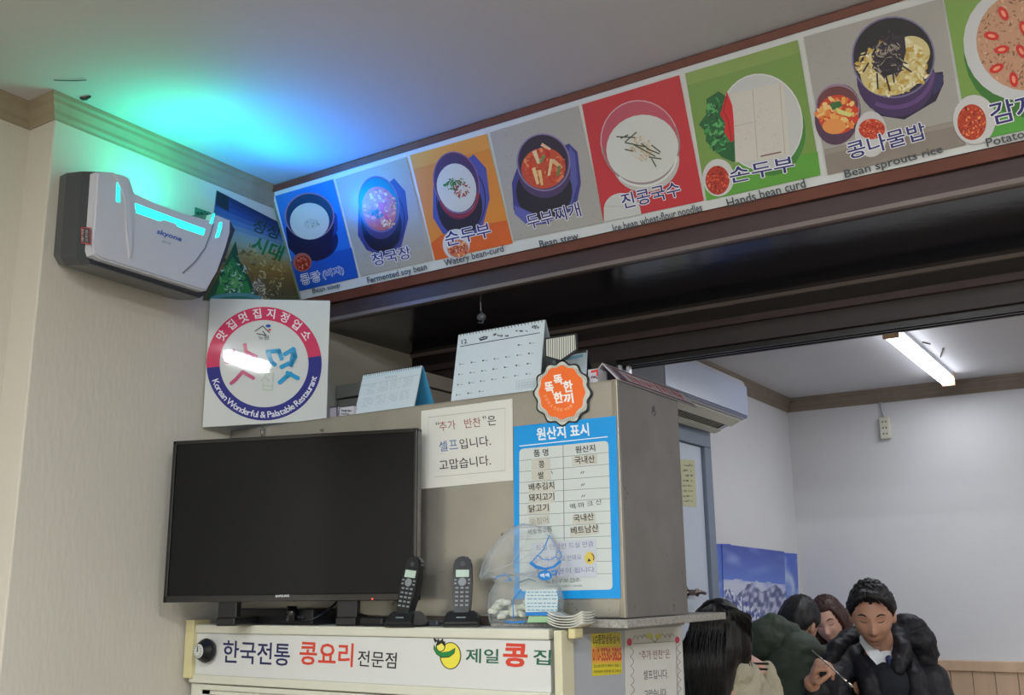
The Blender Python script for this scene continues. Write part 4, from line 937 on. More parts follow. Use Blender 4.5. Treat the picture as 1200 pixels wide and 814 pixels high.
def c1(pr):
    G = (90, 98, 106)
    pr.text('12', (541.5, 403), (547.5, 402), 5, (50, 56, 64), .02); pr.line([(539.5, 406), (632.5, 389.8)], .9, (70, 76, 84))
    pr.poly([(561, 396.5), (567, 393.8), (572, 394), (571, 397), (563, 399.5)], (40, 46, 54)); pr.line([(563, 397), (570, 395.4)], .6, (200, 205, 210))
    pr.chips(582, 392, 4, 1.2, 10, 2, [G], 1); pr.chips(588, 393.5, 9, .8, 14, 2, [G], 2); pr.chips(612, 387.8, 8, .8, 14, 2, [G], 3); pr.chips(628, 383, 4.5, 2, 24, 2, [G], 4)
    rd = random.Random(2)
    for r_ in range(5):
        for c_ in range(7):
            if (r_ == 0 and c_ < 5) or (r_ == 4 and c_ > 2): continue
            x = 537+c_*13.4-r_*1.4+3; y = 408+r_*12-c_*2.1+6; pr._add([(x, y), (x+2, y-.3), (x+2, y+1.4), (x, y+1.7)], [range(4)], rd.choice([(80, 88, 98), (120, 128, 136)])); pr._add([(x+3, y+.4), (x+3+rd.random()*4, y), (x+3+3, y+.9), (x+3, y+1)], [range(4)], (150, 158, 166))
    pr.up()
    for i in range(7): pr.line([(605+i*3.4, 446), (605.6+i*3.4, 456-i*.5)], .25, (150, 158, 166))
    for i in range(4): pr.line([(605, 447+i*3), (627, 443.5+i*3)], .25, (150, 158, 166))
calendar('desk_calendar', 'large grey-white December desk calendar standing behind the orange medal sign', (537.3, 392.3), (639.2, 373.4), (632, 456.5), (528.4, 470.3), .12, M_CALB, c1, YX+.012)
def c2(pr):
    G = (140, 160, 172)
    pr.text('2023', (451, 444), (465, 442), 2.6, G); rd = random.Random(4)
    for r_ in range(2):
        for c_ in range(4):
            x0, y0 = 430+c_*14.5-r_*3.5, 452+r_*15-c_*2.9
            for i in range(5):
                for j in range(6):
                    if rd.random() < .8: x, y = x0+j*1.9-i*.4, y0+i*2.3-j*.38; pr._add([(x, y), (x+1.1, y-.2), (x+1.1, y+.6), (x, y+.8)], [range(4)], (150, 164, 176))
    pr.up(); pr.line([(425, 444), (494, 430)], .6, (150, 190, 214)); pr.line([(423, 452), (490, 439)], .4, G)
calendar('desk_calendar', 'small white desk calendar with bright blue back board beside the certificate plate', (425.7, 439.3), (495.2, 425.5), (485, 477), (415.2, 487), .10, M_CBLUE, c2, YX+.014)
calendar('desk_calendar', 'little pale blue calendar mostly hidden right of the medal sign', (662, 414), (684, 409.5), (686, 441), (660, 447), .06, MSK, lambda pr: pr.poly([(664, 419), (683, 414.5), (683.3, 418), (664, 422.5)], (120, 170, 200)), YX+.06)
# small cartons
def carton(name, label, cat, px0, px1, pyt, Y, depth, m, dr=None):
    a = at(px0, 490, 1, Y); b = at(px1, 490, 1, Y); zt_ = at((px0+px1)/2, pyt, 1, Y).z
    t = thing(name, label, cat, ((a.x+b.x)/2, Y+depth/2, ZX)); box('case', (a.x, Y, ZX+.0005), (b.x, Y+depth, zt_), m, t, .001)
    if dr: p = Print(lambda x, y: at(x, y, 1, Y), (0, -1, 0)); dr(p); p.build('print', t, .5)
    return t
carton('carton', 'tiny dark-edged carton right beside the certificate plate', 'box', 386.5, 396, 477, YX+.02, .04, mat('lilac_card', (150, 144, 160), .5), lambda p: (p.line([(387, 477.5), (395.6, 476)], 1, (30, 28, 34)), p.line([(395, 476), (395, 489)], 1.2, (30, 28, 34)), p.line([(387, 489.5), (395.6, 488.6)], 1, (30, 28, 34))))
def cp(p):
    p.chips(406, 481, 6, 1, 22, 1.8, [(90, 90, 110)], 3); p.chips(405, 485, 5, 1, 20, 1.8, [(90, 90, 110)], 4)
carton('carton', 'tiny white printed carton in front of the small blue calendar', 'box', 397.5, 414, 476.5, YX+.005, .03, mat('white_carton', (190, 190, 200), .5), cp)
def cr_(p):
    p.poly([(692.5, 434.2), (701, 432.4), (701.2, 440.5), (699, 441), (699, 435.5), (692.6, 437)], (196, 50, 56)); p.chips(697, 442, 4, 1.6, 20, 2, [(90, 70, 80)], 4)
carton('carton', 'small white carton with red corner mark at the cabinet edge right of the medal sign', 'box', 690.5, 702, 432, YX+.006, .05, mat('white_carton', (190, 190, 200), .5), cr_)
# tent card with red characters
ya, yb = YX+.03, 2.60; xr, xm, xl = -1.064, -1.112, -1.16; zr = ZX+.052
tc = thing('tent_card', 'long folded red and white tent card lying along the cabinet edge', 'card', (xm, (ya+yb)/2, ZX))
pts = [(xr, ZX+.006), (xm, zr), (xl, ZX+.006)]
M_TENT = mat('tent_card', (176, 172, 180), .5)
prism('folded_card', [(xr, ya, ZX+.002), (xm, ya, zr), (xl, ya, ZX+.002), (xl+.006, ya, ZX+.002), (xm, ya, zr-.004), (xr-.006, ya, ZX+.002)], (0, yb-ya, 0), M_TENT, tc)
tnn = Vector((zr-ZX-.002, 0, xr-xm)).normalized(); tp = onplane((xr, ya, ZX+.002), tnn)
pr = Print(tp, tnn, start=.0006)
u3 = lambda y, s_: Vector((xr+(xm-xr)*s_, y, ZX+.002+(zr-ZX-.002)*s_))
pr.f = lambda x, y: u3(x, y)
pr._add([(ya+.01, .08), (yb-.01, .08), (yb-.01, .18), (ya+.01, .18)], [range(4)], (90, 40, 56)); pr._add([(ya+.01, .84), (yb-.01, .84), (yb-.01, .92), (ya+.01, .92)], [range(4)], (90, 40, 56))
pr._add([(ya+.02, .2), (ya+.06, .2), (ya+.06, .8), (ya+.02, .8)], [range(4)], (110, 90, 110)); pr.up(); rd = random.Random(12); y = ya+.09
while y < yb-.06:
    for k in range(4):
        w = .004+.012*rd.random(); hh = .08+.3*rd.random(); a = y+rd.random()*.014; s_ = .24+rd.random()*.3
        pr._add([(a, s_), (a+w, s_), (a+w, s_+hh*.4), (a, s_+hh*.4)], [range(4)], (196, 44, 64)); pr._add([(a, s_), (a+.004, s_), (a+.004, s_+hh), (a, s_+hh)], [range(4)], (196, 44, 64))
    y += .034
pr.build('print', tc, .5)
# hanging ornament hook under the soffit
hk = at(563, 331, 1, 2.52); hz = ZA
ho = thing('hanging_hook', 'small clear hook hanging by a pale cord from the black soffit', 'hook', (hk.x, 2.52, hz-.07))
tube('cord', [(hk.x, 2.52, hz), (hk.x+.001, 2.52, hz-.03)], .0016, M_WHITE, ho)
bm = B(); add_ell(bm, (hk.x+.003, 2.52, hz-.05), (.016, .012, .013)); add_tube(bm, [(hk.x, 2.52, hz-.03), (hk.x+.012, 2.52, hz-.045), (hk.x+.008, 2.52, hz-.07), (hk.x-.008, 2.52, hz-.066)], .003)
link('hook_body', bm, mat('smoky_plastic', (90, 94, 102), .2), ho, True)
# beige cupboard deep behind the cabinet
k1 = at(499, 436, 1, 2.56)
kc = thing('kitchen_cupboard', 'dull beige cupboard top seen behind the two desk calendars', 'cupboard', ((XW+k1.x)/2, 2.74, 0))
M_BEI = mat('beige_panel', (150, 142, 132), .5, var=.1, vs_=6)
box('carcass', (XW+.01, 2.56, .0), (k1.x, 2.91, k1.z-.05), M_BEI, kc, .004); box('top_lip', (XW+.01, 2.553, k1.z-.046), (k1.x+.006, 2.915, k1.z), M_BEI, kc, .003)
# ------------------------------------------------------------------ back room: air conditioner, light, outlet, posters
ac = thing('air_conditioner', 'white wall-mounted air conditioner above the grey-blue door frame', 'air conditioner', (XB, 3.86, .67+Z0))
ya, yb = 3.40, 4.283; zf0, zf1 = .705+Z0, .872+Z0
bm = B(); add_prism(bm, [(XB, ya, zf1+.035), (XB+.13, ya, zf1+.03), (XB+.192, ya, zf1+.005), (XB+.2, ya, zf1-.02), (XB+.2, ya, zf0+.01), (XB+.19, ya, zf0), (XB+.15, ya, zf0-.004), (XB+.05, ya, zf0-.045), (XB, ya, zf0-.045)], (0, yb-ya, 0))
bmesh.ops.bevel(bm, geom=[e for e in bm.edges], offset=.004, segments=2, affect='EDGES'); link('housing', bm, mat('ac_white', (196, 202, 214), .35), ac)
prism('front_panel', [(XB+.2, ya+.005, zf0+.014), (XB+.2, yb-.002, zf0+.014), (XB+.2, yb-.002, zf1-.02), (XB+.2, ya+.005, zf1-.02)], (.006, 0, 0), mat('ac_front', (184, 196, 222), .25), ac, .002)
prism('shadow_gap', [(XB+.198, ya+.005, zf0+.003), (XB+.198, yb-.01, zf0+.003), (XB+.198, yb-.01, zf0+.012), (XB+.198, ya+.005, zf0+.012)], (.004, 0, 0), mat('ac_gap', (84, 96, 128), .5), ac)
def und(a, b, z=.0): # point on slanted underside, a: 0 front..1 back
    return Vector((XB+.15-.1*a, b, zf0-.004-.041*a-z))
prism('outlet_dark', [und(.05, ya+.05, .001), und(.05, yb-.05, .001), und(.8, yb-.05, .001), und(.8, ya+.05, .001)], (0, 0, -.001), mat('ac_outlet', (70, 70, 62), .6), ac)
for i in range(30): 
    y = ya+.07+i*.025; bm = B(); add_tube(bm, [und(.1, y, .003), und(.75, y, .003)], .0024, 4); link('grille_fin', bm, M_IVORY, ac)
prism('louvre', [und(-.3, ya+.03, .012), und(-.3, yb-.03, .012), und(.16, yb-.03, .016), und(.16, ya+.03, .016)], (0, 0, -.004), M_IVORY, ac, .001)
prism('louvre', [und(.62, ya+.03, .010), und(.62, yb-.03, .010), und(.98, yb-.03, .006), und(.98, ya+.03, .006)], (0, 0, -.004), M_IVORY, ac, .001)
bm = B(); add_ell(bm, (XB+.175, yb-.03, zf0-.002), (.006, .008, .004)); link('sensor', bm, M_BLACK, ac)
tubefix('back_room_tube_light', 'long bright white tube light on the back room ceiling', (-.834, 4.665, HB), (.060, 1.20), M_LAMP, None, mat('cap_beige', (206, 170, 130), .5))
tubefix('back_room_tube_light', 'added unseen white tube light brightening the back room from the right', (1.3, 4.0, HB), (.085, 1.29), M_LAMP, None, mat('cap_beige', (206, 170, 130), .5))  # fixture added out of view for the extra back room light
ol = thing('power_outlet', 'white surface power outlet with cord on the far wall under the moulding', 'outlet', at(1036, 513, 1, YF))
a = at(1029.5, 489, 1, YF-.03); b = at(1044, 513, 1, YF-.03)
box('case', (a.x, YF-.03, b.z), (b.x, YF, a.z), M_IVORY, ol, .004)
bm = B()
for k in range(3):
    z = a.z-(a.z-b.z)*(.22+.28*k)
    for dx in (-.008, .008): add_box(bm, ((a.x+b.x)/2+dx-.0035, YF-.0325, z-.004), ((a.x+b.x)/2+dx+.0035, YF-.0295, z+.004), .001)
link('socket_holes', bm, mat('socket_grey', (90, 90, 92), .5), ol)
cz = HB-.075
tube('cord', [((a.x+b.x)/2-.012, YF-.012, cz), ((a.x+b.x)/2-.006, YF-.014, (cz+a.z)/2), ((a.x+b.x)/2, YF-.012, a.z)], .006, M_WHITE, ol); tube('cord', [((a.x+b.x)/2-.018, YF-.012, cz), ((a.x+b.x)/2+.006, YF-.014, (cz+a.z)/2), ((a.x+b.x)/2+.004, YF-.012, a.z)], .004, M_WHITE, ol)
XPp = XB+.004
def scen(name, label, cs, x, draw):
    t = thing(name, label, 'poster', at(cs[2][0], cs[2][1], 0, x)); prism('sheet', [at(px, py, 0, x) for px, py in cs], (-.002, 0, 0), mat('poster_blue', (70, 100, 190), .4), t)
    p = Print(lambda px, py: at(px, py, 0, x), (1, 0, 0)); draw(p); p.build('picture', t, .35)
def sky(p, x0, x1, yt, yb, pal, tilt=.1):
    n = 16
    for i in range(n):
        a, b = yt+(yb-yt)*i/n, yt+(yb-yt)*(i+1)/n; k = i/n*(len(pal)-1); j = int(k); f = k-j; c = tuple(pal[j][m]*(1-f)+pal[j+1][m]*f for m in range(3))
        p._add([(x0, a), (x1, a+(x1-x0)*tilt), (x1, b+(x1-x0)*tilt), (x0, b)], [range(4)], c)
    p.up()
def raster(p, q, nx, ny, fn):
    for j in range(ny):
        for i in range(nx):
            p._add([qlerp(q, u, v) for u, v in ((i/nx, j/ny), ((i+1)/nx, j/ny), ((i+1)/nx, (j+1)/ny), (i/nx, (j+1)/ny))], [range(4)], fn((i+.5)/nx, (j+.5)/ny))
    p.up()
def mixc(a, b, t): t = max(0, min(1, t)); return tuple(x*(1-t)+y*t for x, y in zip(a, b))
nz = lambda x, y, z=0: noise.noise(Vector((x, y, z)))
def f_side(sd):
    def f(u, v):
        c = mixc((56, 90, 196), (120, 150, 214), v*1.3); w = nz(u*2+v*3, v*4-u, sd)+.5*nz(u*5, v*9, sd); c = mixc(c, (176, 194, 228), w*1.5+.1)
        if sd == 1 and math.hypot((u-.62)*.5, v-.53) < .06: c = (206, 170, 110)
        return c
    return f
def f_mid(u, v):
    if v < .285+.015*nz(u*6, 1):
        c = mixc((50, 72, 168), (88, 120, 208), v*3.4); return mixc(c, (160, 180, 228), .9*max(0, nz(u*3, v*9, 4)+.1-abs(v-.17)*2))
    c = mixc((150, 166, 214), (196, 202, 226), (v-.27)*16+nz(u*8, v*8))
    pk = min(.295+.9*abs(u-.46)*.5, .30+.55*abs(u-.85)*.5)+.03*nz(u*14, 3)
    if v > pk: c = mixc((78, 84, 134), (186, 190, 216), .5+2.2*nz(u*13+v*16, v*9-u*12, 2))
    if v > .34+.34*u+.06*nz(u*20, 5): c = mixc((56, 70, 140), (222, 228, 246), .5+2.4*nz(u*38, v*24, 9))
    return c
def rdraw(q, f, nx, ny): return lambda p: raster(p, q, nx, ny, f)
qa = ((832, 637), (856, 637), (858, 770), (834, 770)); qb = ((846, 637), (919, 646), (924, 780), (851, 780)); qc = ((914, 647), (934, 648.5), (938.5, 770), (918, 770))
scen('landscape_poster', 'narrow left sheet of blue sky poster beside the door frame', qa, XB+.003, rdraw(qa, f_side(1), 14, 60))
scen('landscape_poster', 'large centre poster of snowy mountain ridge under deep blue sky', qb, XB+.006, rdraw(qb, f_mid, 52, 90))
scen('landscape_poster', 'narrow right sheet of blue sky poster at the room corner', qc, XB+.0035, rdraw(qc, f_side(2), 14, 60))
dn = thing('door_note', 'yellowish handwritten paper on the white back room door', 'note', at(808, 596, 0, XB+.014))
prism('sheet', [at(px, py, 0, XB+.0145) for px, py in ((795, 538), (814, 539), (816.5, 594), (797, 592))], (-.001, 0, 0), mat('yellow_paper', (196, 196, 160), .6), dn)
pr = Print(lambda px, py: at(px, py, 0, XB+.0145), (1, 0, 0)); 
for i in range(8): pr.chips(806, 545+i*6, 6, .7, 12, 2, [(120, 124, 110)], i)
pr.build('handwriting', dn, .6)
# torn paper marks on the two ceilings
def tear(parent_name, pts, z, w, k):
    bm = B(); 
    for seg in pts:
        c = [at(x, y, 2, z-.003) for x, y in seg]; add_tube(bm, [q+Vector((0, 0, -.002*(i % 2))) for i, q in enumerate(c)], w, 4)
    o = link('paper_tear', bm, mat('tear_dark', (60, 58, 54), .8)); p = bpy.data.objects[parent_name]; o.parent = p; o.location = o.location-p.location
tear('ceiling', [[(63, 94), (75, 93.5), (88, 94.5), (101, 93)]], HC, .0012, 0); tear('ceiling', [[(94, 115), (99, 115), (106, 113)], [(96, 116.5), (101, 115.5), (104, 114)]], HC, .003, 0)
tear('ceiling_back', [[(1064, 375), (1065, 382)], [(1081, 401), (1090, 402.5)], [(1105, 408), (1102, 418)]], HB, .003, 0)
# ------------------------------------------------------------------ people (continuous remeshed figures)
def vox(name, bm, size, m, parent, smooth_it=2, disp=None):
    bmesh.ops.recalc_face_normals(bm, faces=bm.faces)
    me = bpy.data.meshes.new('tmp'); bm.to_mesh(me); bm.free(); o = bpy.data.objects.new('tmp', me); C.objects.link(o)
    md = o.modifiers.new('r', 'REMESH'); md.mode = 'VOXEL'; md.voxel_size = size
    s = o.modifiers.new('s', 'SMOOTH'); s.factor = .5; s.iterations = smooth_it
    dg = bpy.context.evaluated_depsgraph_get(); dg.update(); m2 = bpy.data.meshes.new_from_object(o.evaluated_get(dg))
    bpy.data.objects.remove(o); bpy.data.meshes.remove(me)
    if disp:
        nn = [v.normal.copy() for v in m2.vertices]
        for v, n in zip(m2.vertices, nn): v.co = v.co + n*disp(v.co, n)
    off = rootloc(parent)
    for v in m2.vertices: v.co -= off
    for p in m2.polygons: p.use_smooth = True
    r = bpy.data.objects.new(name, m2); m2.name = name; C.objects.link(r); m2.materials.clear(); m2.materials.append(m); r.parent = parent
    return r
def caps(bm, a, b, ra, rb, n=12):
    a, b = Vector(a), Vector(b); add_ell(bm, a, (ra,)*3, n, 8); add_ell(bm, b, (rb,)*3, n, 8)
    if (b-a).length > 1e-4: add_tube(bm, [a, b], [ra, rb], n)
def chain(bm, pts, rs, n=12):
    for i in range(len(pts)-1): caps(bm, pts[i], pts[i+1], rs[i], rs[i+1], n)
def hframe(c, fwd, up):
    f = Vector(fwd).normalized(); u = Vector(up); u = (u-f*u.dot(f)).normalized(); r = f.cross(u)
    return Matrix.Translation(Vector(c)) @ Matrix((r, f, u)).transposed().to_4x4()
def g(a, w): return math.exp(-(a/w)**2)
def headpt(sx, sy, sz, grow=0, full=1.0, sc=1.0):
    x, y, z = .073*sx, .094*sy, .116*sz
    if sz < 0:
        t = -sz; x *= 1-.30*t**1.6
        if sy < 0: y *= 1-.5*t
        if sy > 0: y *= 1+.02*t
    if sy > 0:
        ax = abs(x)
        y *= .97-.04*g(x, .05)
        y += .021*g(x, .0105)*g(z+.026, .017)*full + .008*g(x, .008)*g(z-.0, .026)*full
        y += .006*g(ax-.011, .006)*g(z+.034, .008)*full
        y -= .010*g(ax-.031, .016)*g(z-.010, .012)*full
        y += .005*g(ax-.031, .013)*g(z-.010, .007)*full
        y += .004*g(ax-.030, .022)*g(z-.028, .007)*full
        y += .004*g(ax-.040, .018)*g(z+.028, .022)*full
        y += (.0065*g(x, .021)*g(z+.060, .0055)+.0065*g(x, .018)*g(z+.0715, .0055)-.003*g(x, .022)*g(z+.0655, .002)-.003*g(x, .02)*g(z+.081, .004))*full
        y += .007*g(x, .02)*g(z+.097, .013)*full
    v = Vector((x, y, z))*sc
    return v*(1+grow/.1)
def add_head(bm, M, full=1.0, sc=1.0, ears=True):
    U, V = 56, 44; vs_ = []
    top = bm.verts.new(M @ headpt(0, 0, 1, 0, full, sc)); bot = bm.verts.new(M @ headpt(0, 0, -1, 0, full, sc))
    for j in range(1, V):
        th = pi*j/V; vs_.append([bm.verts.new(M @ headpt(sin(th)*cos(2*pi*i/U), sin(th)*sin(2*pi*i/U), cos(th), 0, full, sc)) for i in range(U)])
    for j in range(V-2):
        for i in range(U): bm.faces.new((vs_[j][i], vs_[j+1][i], vs_[j+1][(i+1) % U], vs_[j][(i+1) % U]))
    for i in range(U): bm.faces.new((top, vs_[0][i], vs_[0][(i+1) % U])); bm.faces.new((bot, vs_[-1][(i+1) % U], vs_[-1][i]))
    if ears:
        for s_ in (-1, 1):
            E_ = M @ Matrix.Translation((s_*.074*sc, -.006, -.012)) @ Matrix.Rotation(s_*R(20), 4, 'Z') @ Matrix.Rotation(R(-12), 4, 'X')
            for p in add_ell(bm, (0, 0, 0), (.008, .018, .031)): p.co = E_ @ p.co
def eyebits(M, parent, hairc, closed=True, sc=1.0, lips=(150, 88, 80)):
    mh = mat('brow_%s' % hairc, {'black': (30, 26, 26), 'brown': (74, 50, 42)}[hairc], .8)
    def onface(x, z, out=.001):
        # find front surface point at (x,z)
        sz = max(-1, min(1, z/.116)); r_ = math.sqrt(max(0, 1-sz*sz)); k = (1-.30*(-sz)**1.6) if sz < 0 else 1
        sx = x/(.073*k); sy = math.sqrt(max(0, r_*r_-sx*sx)); p = headpt(sx, sy, sz, 0, 1, 1); p.y += out
        return M @ (p*sc)
    for s_ in (-1, 1):
        bm = B(); add_tube(bm, [onface(s_*(.017+.030*t), .030+.006*sin(pi*t)-.002*t) for t in (0, .25, .5, .75, 1)], [.0016, .0028, .003, .0024, .001], 6); link('eyebrow', bm, mh, parent, True)
        bm = B(); add_tube(bm, [onface(s_*(.018+.026*t), .008-.004*sin(pi*t), .0008) for t in (0, .25, .5, .75, 1)], [.0008, .0013, .0016, .0013, .0008], 6); link('eyelash_line', bm, mh, parent, True)
    bm = B(); add_tube(bm, [onface(-.024+.048*t, -.0655+.001*cos(2*pi*t), .0008) for t in [i/8 for i in range(9)]], [.0006, .002, .0028, .003, .0032, .003, .0028, .002, .0006], 6)
    link('lips', bm, mat('lips_%d' % lips[0], lips, .5), parent, True)
def shell_hair(name, M, hairline, thick, m, parent, sc=1.0, seed=0, rough=.006):
    """hair grown as a thick cap over the skull above a hairline; combed ridges"""
    bm = B(); U, V = 72, 48; gridv = {}
    for j in range(0, V+1):
        th = pi*j/V
        for i in range(U):
            a = 2*pi*i/U; sx, sy, sz = sin(th)*cos(a), sin(th)*sin(a), cos(th); p = headpt(sx, sy, sz, 0, .0, sc)
            az = math.degrees(math.atan2(sy, sx))
            h = hairline(az, sz)     # >0 inside hair
            gr = thick*min(1, max(0, h)*5+.15)
            w = noise.noise(Vector((sx*9+seed, sy*9, sz*2)))*rough + .45*rough*noise.noise(Vector((sx*30, sy*30, sz*5+seed)))
            n_ = Vector((sx, sy, sz)); gridv[j, i] = (bm.verts.new(M @ (p+n_*(gr+w*min(1, max(0, h)*5)))), bm.verts.new(M @ (p-n_*.004)), h)
    fs_ = {}
    for j in range(V):
        for i in range(U):
            q = [gridv[j, i], gridv[j+1, i], gridv[j+1, (i+1) % U], gridv[j, (i+1) % U]]
            if sum(k[2] for k in q)/4 > 0: fs_[j, i] = q
    for (j, i), q in fs_.items():
        for k, rev in ((0, 0), (1, 1)):
            vv = [x[k] for x in q]; vv = vv[::-1] if rev else vv
            if len(set(vv)) == 4:
                bm.faces.new(vv)
        for e, (dj, di) in enumerate(((0, -1), (1, 0), (0, 1), (-1, 0))):
            if (j+dj, (i+di) % U) not in fs_:
                a, b = q[e], q[(e+1) % 4]
                try: bm.faces.new((a[0], a[1], b[1], b[0]))
                except ValueError: pass
    bmesh.ops.delete(bm, geom=[v for v in bm.verts if not v.link_faces], context='VERTS')
    bmesh.ops.remove_doubles(bm, verts=bm.verts, dist=.0003)
    return link(name, bm, m, parent, True)
def short_line(front=.60, side=.0, back=-.45):
    def f(az, sz):
        # az 90 = face, -90 = back
        d = abs(((az-90+180) % 360)-180)   # 0 at face .. 180 at back
        if d < 38: lim = front-.05*cos(R(d*4))
        elif d < 62: lim = front+(side+.12-front)*(d-38)/24
        elif d < 82: lim = side+.12-.3*(d-62)/20
        elif d < 100: lim = -.15+.30*(1-abs(d-91)/9) if False else .02
        else: lim = .02+(back-.02)*min(1, (d-100)/30)
        return sz-lim
    return f
def hand(bm, wrist, d, palm_n, thumb, curl=(35, 45, 30), size=1.0, spread=.018, point=None):
    """palm + five fingers; d = direction of the hand, palm_n = normal of the palm side, thumb = side vector"""
    d = Vector(d).normalized(); n = Vector(palm_n); n = (n-d*n.dot(d)).normalized(); t = Vector(thumb); t = (t-d*t.dot(d)-n*t.dot(n)).normalized(); w = Vector(wrist); s = size
    for k in range(4):
        o = (.5-k/3)*1.0
        chain(bm, [w+d*.01*s+t*.016*o*s, w+d*(.085-.006*abs(k-1.2))*s+t*.064*o*s*.95], [.015*s, .0115*s], 10)
    add_ell(bm, w+d*.048*s, (.030*s, .030*s, .017*s), 14, 8, Matrix((t, d, n)).transposed())
    add_ell(bm, w+d*.035*s+t*.024*s+n*.008*s, (.018*s, .028*s, .015*s), 12, 8, Matrix((t, d, n)).transposed())
    L_ = [(.040, .026, .020), (.045, .029, .021), (.041, .027, .020), (.032, .021, .018)]
    for k in range(4):
        o = (.5-k/3); base = w+d*(.088-.006*abs(k-1.2))*s+t*.062*o*s; cur = 0; p = base; pts = [p]; dd = (d+t*o*.12).normalized()
        cm = 1+.12*k
        for q in range(3):
            cur += curl[q]*cm; v = dd*cos(R(cur))+n*sin(R(cur)); p = p+v*L_[k][q]*s; pts.append(p)
        chain(bm, pts, [.0098*s, .009*s, .008*s, .0068*s], 10)
    tb_ = w+d*.024*s+t*.030*s+n*.004*s; v1 = (d*.62+t*.62+n*.38).normalized(); v2 = (d*.86+t*.05+n*.52).normalized(); v3 = (d*.80-t*.25+n*.55).normalized()
    chain(bm, [tb_-t*.012*s, tb_+v1*.032*s, tb_+v1*.032*s+v2*.030*s, tb_+v1*.032*s+v2*.03*s+v3*.022*s], [.014*s, .0115*s, .0100*s, .0078*s], 10)
M_SKIN = mat('skin', (178, 134, 112), .5, var=.04, vs_=20); M_SKINL = mat('skin_light', (206, 162, 144), .5)
M_HAIRB = mat('hair_black', (14, 13, 16), .5, bump=.4, bs=160, stretch=(1, 1, .15)); M_HAIRBR = mat('hair_brown', (58, 34, 30), .4, bump=.4, bs=140)
M_TROU = mat('trousers_dark', (30, 32, 38), .8); M_SHOE = mat('shoe_black', (20, 20, 22), .5)
def puff(axis_z0, pitch, amp, seed, dirv=Vector((0, 0, 1)), wr=.006):
    def f(p, n):
        s_ = (p.dot(dirv)-axis_z0)/pitch + .25*noise.noise(p*4+Vector((seed, 0, 0)))
        a = abs(sin(pi*s_))**.55
        return amp*(a-.6) + wr*noise.noise(Vector((p.x*22, p.y*22, p.z*34+seed))) + wr*.6*noise.noise(Vector((p.x*60, p.y*60, p.z*60)))
    return f
def lower(bmT, bmS, bmB, hip, fwd, side, seat=.47):
    """sitting legs: thighs forward, shins down to shoes on the floor"""
    hip = Vector((hip[0], hip[1], seat+.09)); f = Vector(fwd); f.z = 0; f.normalize(); sd = Vector(side); sd.z = 0; sd.normalize()
    for k in (-1, 1):
        h_ = hip+sd*.09*k; kn = h_+f*.40+sd*.03*k+Vector((0, 0, -.03)); an = kn+f*(-.05)+Vector((0, 0, -kn.z+.10))
        caps(bmT, h_, kn, .088, .066); caps(bmT, kn, an, .064, .048); caps(bmB, h_, kn, .06, .045); caps(bmB, kn, an-Vector((0, 0, .02)), .045, .033)
        caps(bmS, an+Vector((0, 0, -.055))-f*.03, an+f*.15+Vector((0, 0, -.062)), .042, .036)
def chair(c, fwd, lab):
    c = Vector(c); t = thing('dining_chair', lab, 'chair', (c.x, c.y, 0), 'wooden dining chairs in the back room'); f = Vector(fwd); f.z = 0; f.normalize()
    M = Matrix.Translation((c.x, c.y, 0)) @ Matrix.Rotation(math.atan2(f.y, f.x)-pi/2, 4, 'Z')
    box('seat', (-.2, -.19, .42), (.2, .2, .455), M_CHAIR, t, .012, M)
    for x in (-.18, .15):
        for y in (-.18, .15): box('leg', (x, y, 0), (x+.032, y+.032, .425 if y > 0 else .74), M_CHAIR, t, .004, M)
    for z in (.56, .66): box('back_slat', (-.15, -.175, z), (.15, -.16, z+.05), M_CHAIR, t, .004, M)
    return t
def table(c, lab, sx=.32, sy=.30, rot=0):
    t = thing('dining_table', lab, 'table', (c[0], c[1], 0)); M = Matrix.Translation((c[0], c[1], 0)) @ Matrix.Rotation(rot, 4, 'Z')
    box('tabletop', (-sx, -sy, .70), (sx, sy, .728), M_WOOD, t, .006, M)
    for x in (-1, 1):
        for y in (-1, 1): box('leg', (x*(sx-.05)-.02, y*(sy-.05)-.02, 0), (x*(sx-.05)+.02, y*(sy-.05)+.02, .702), M_CHAIR, t, .003, M)
def hz(v): v = Vector(v); v.z = 0; return v.normalized()
VF = hz(CF); VR = hz(CR)      # horizontal directions: away from the viewer, to the viewer's right
# --- man in black padded coat, facing us, eating with a spoon
hc = atd(1022, 719, 3.70)
fw = (-VF*.90-VR*.34+Vector((0, 0, -.44))).normalized(); M = hframe(hc, fw, Vector((0, 0, 1)))
neck = atd(1031, 753, 3.80); pel = Vector((hc.x, hc.y, .56))+VF*.20+VR*.03
t = thing('person', 'man in black padded coat, white collar and navy tie, eating with spoon', 'person', (pel.x, pel.y, 0))
chest = neck+VF*.04+Vector((0, 0, -.20)); shR = atd(973, 796, 3.74); shL = atd(1082, 792, 3.80)
hdw = atd(951, 799, 3.44); elR = atd(975, 862, 3.55); elL = atd(1104, 870, 3.65); hdL = atd(1050, 880, 3.40)
bm = B(); add_head(bm, M, 1.15); caps(bm, hc+M.to_3x3() @ Vector((0, -.03, -.05)), neck, .052, .052); chain(bm, [neck, chest, pel], [.05, .10, .12]); caps(bm, shR-Vector((0, 0, .03)), shL-Vector((0, 0, .03)), .035, .035)
chain(bm, [shR-Vector((0, 0, .03)), elR, hdw], [.04, .038, .026]); chain(bm, [shL-Vector((0, 0, .03)), elL, hdL], [.04, .038, .026])
hd_up = (atd(961, 769, 3.40)-hdw).normalized()
hand(bm, hdw, hd_up, (VR*.9-VF*.4), (-VF), curl=(62, 62, 40), size=.92)
hand(bm, hdL, (-VR*.8-VF*.4), Vector((0, 0, -1)), VF, curl=(20, 25, 15), size=.95)
tb_, sh_ = B(), B(); lower(tb_, sh_, bm, pel, -VF, VR)
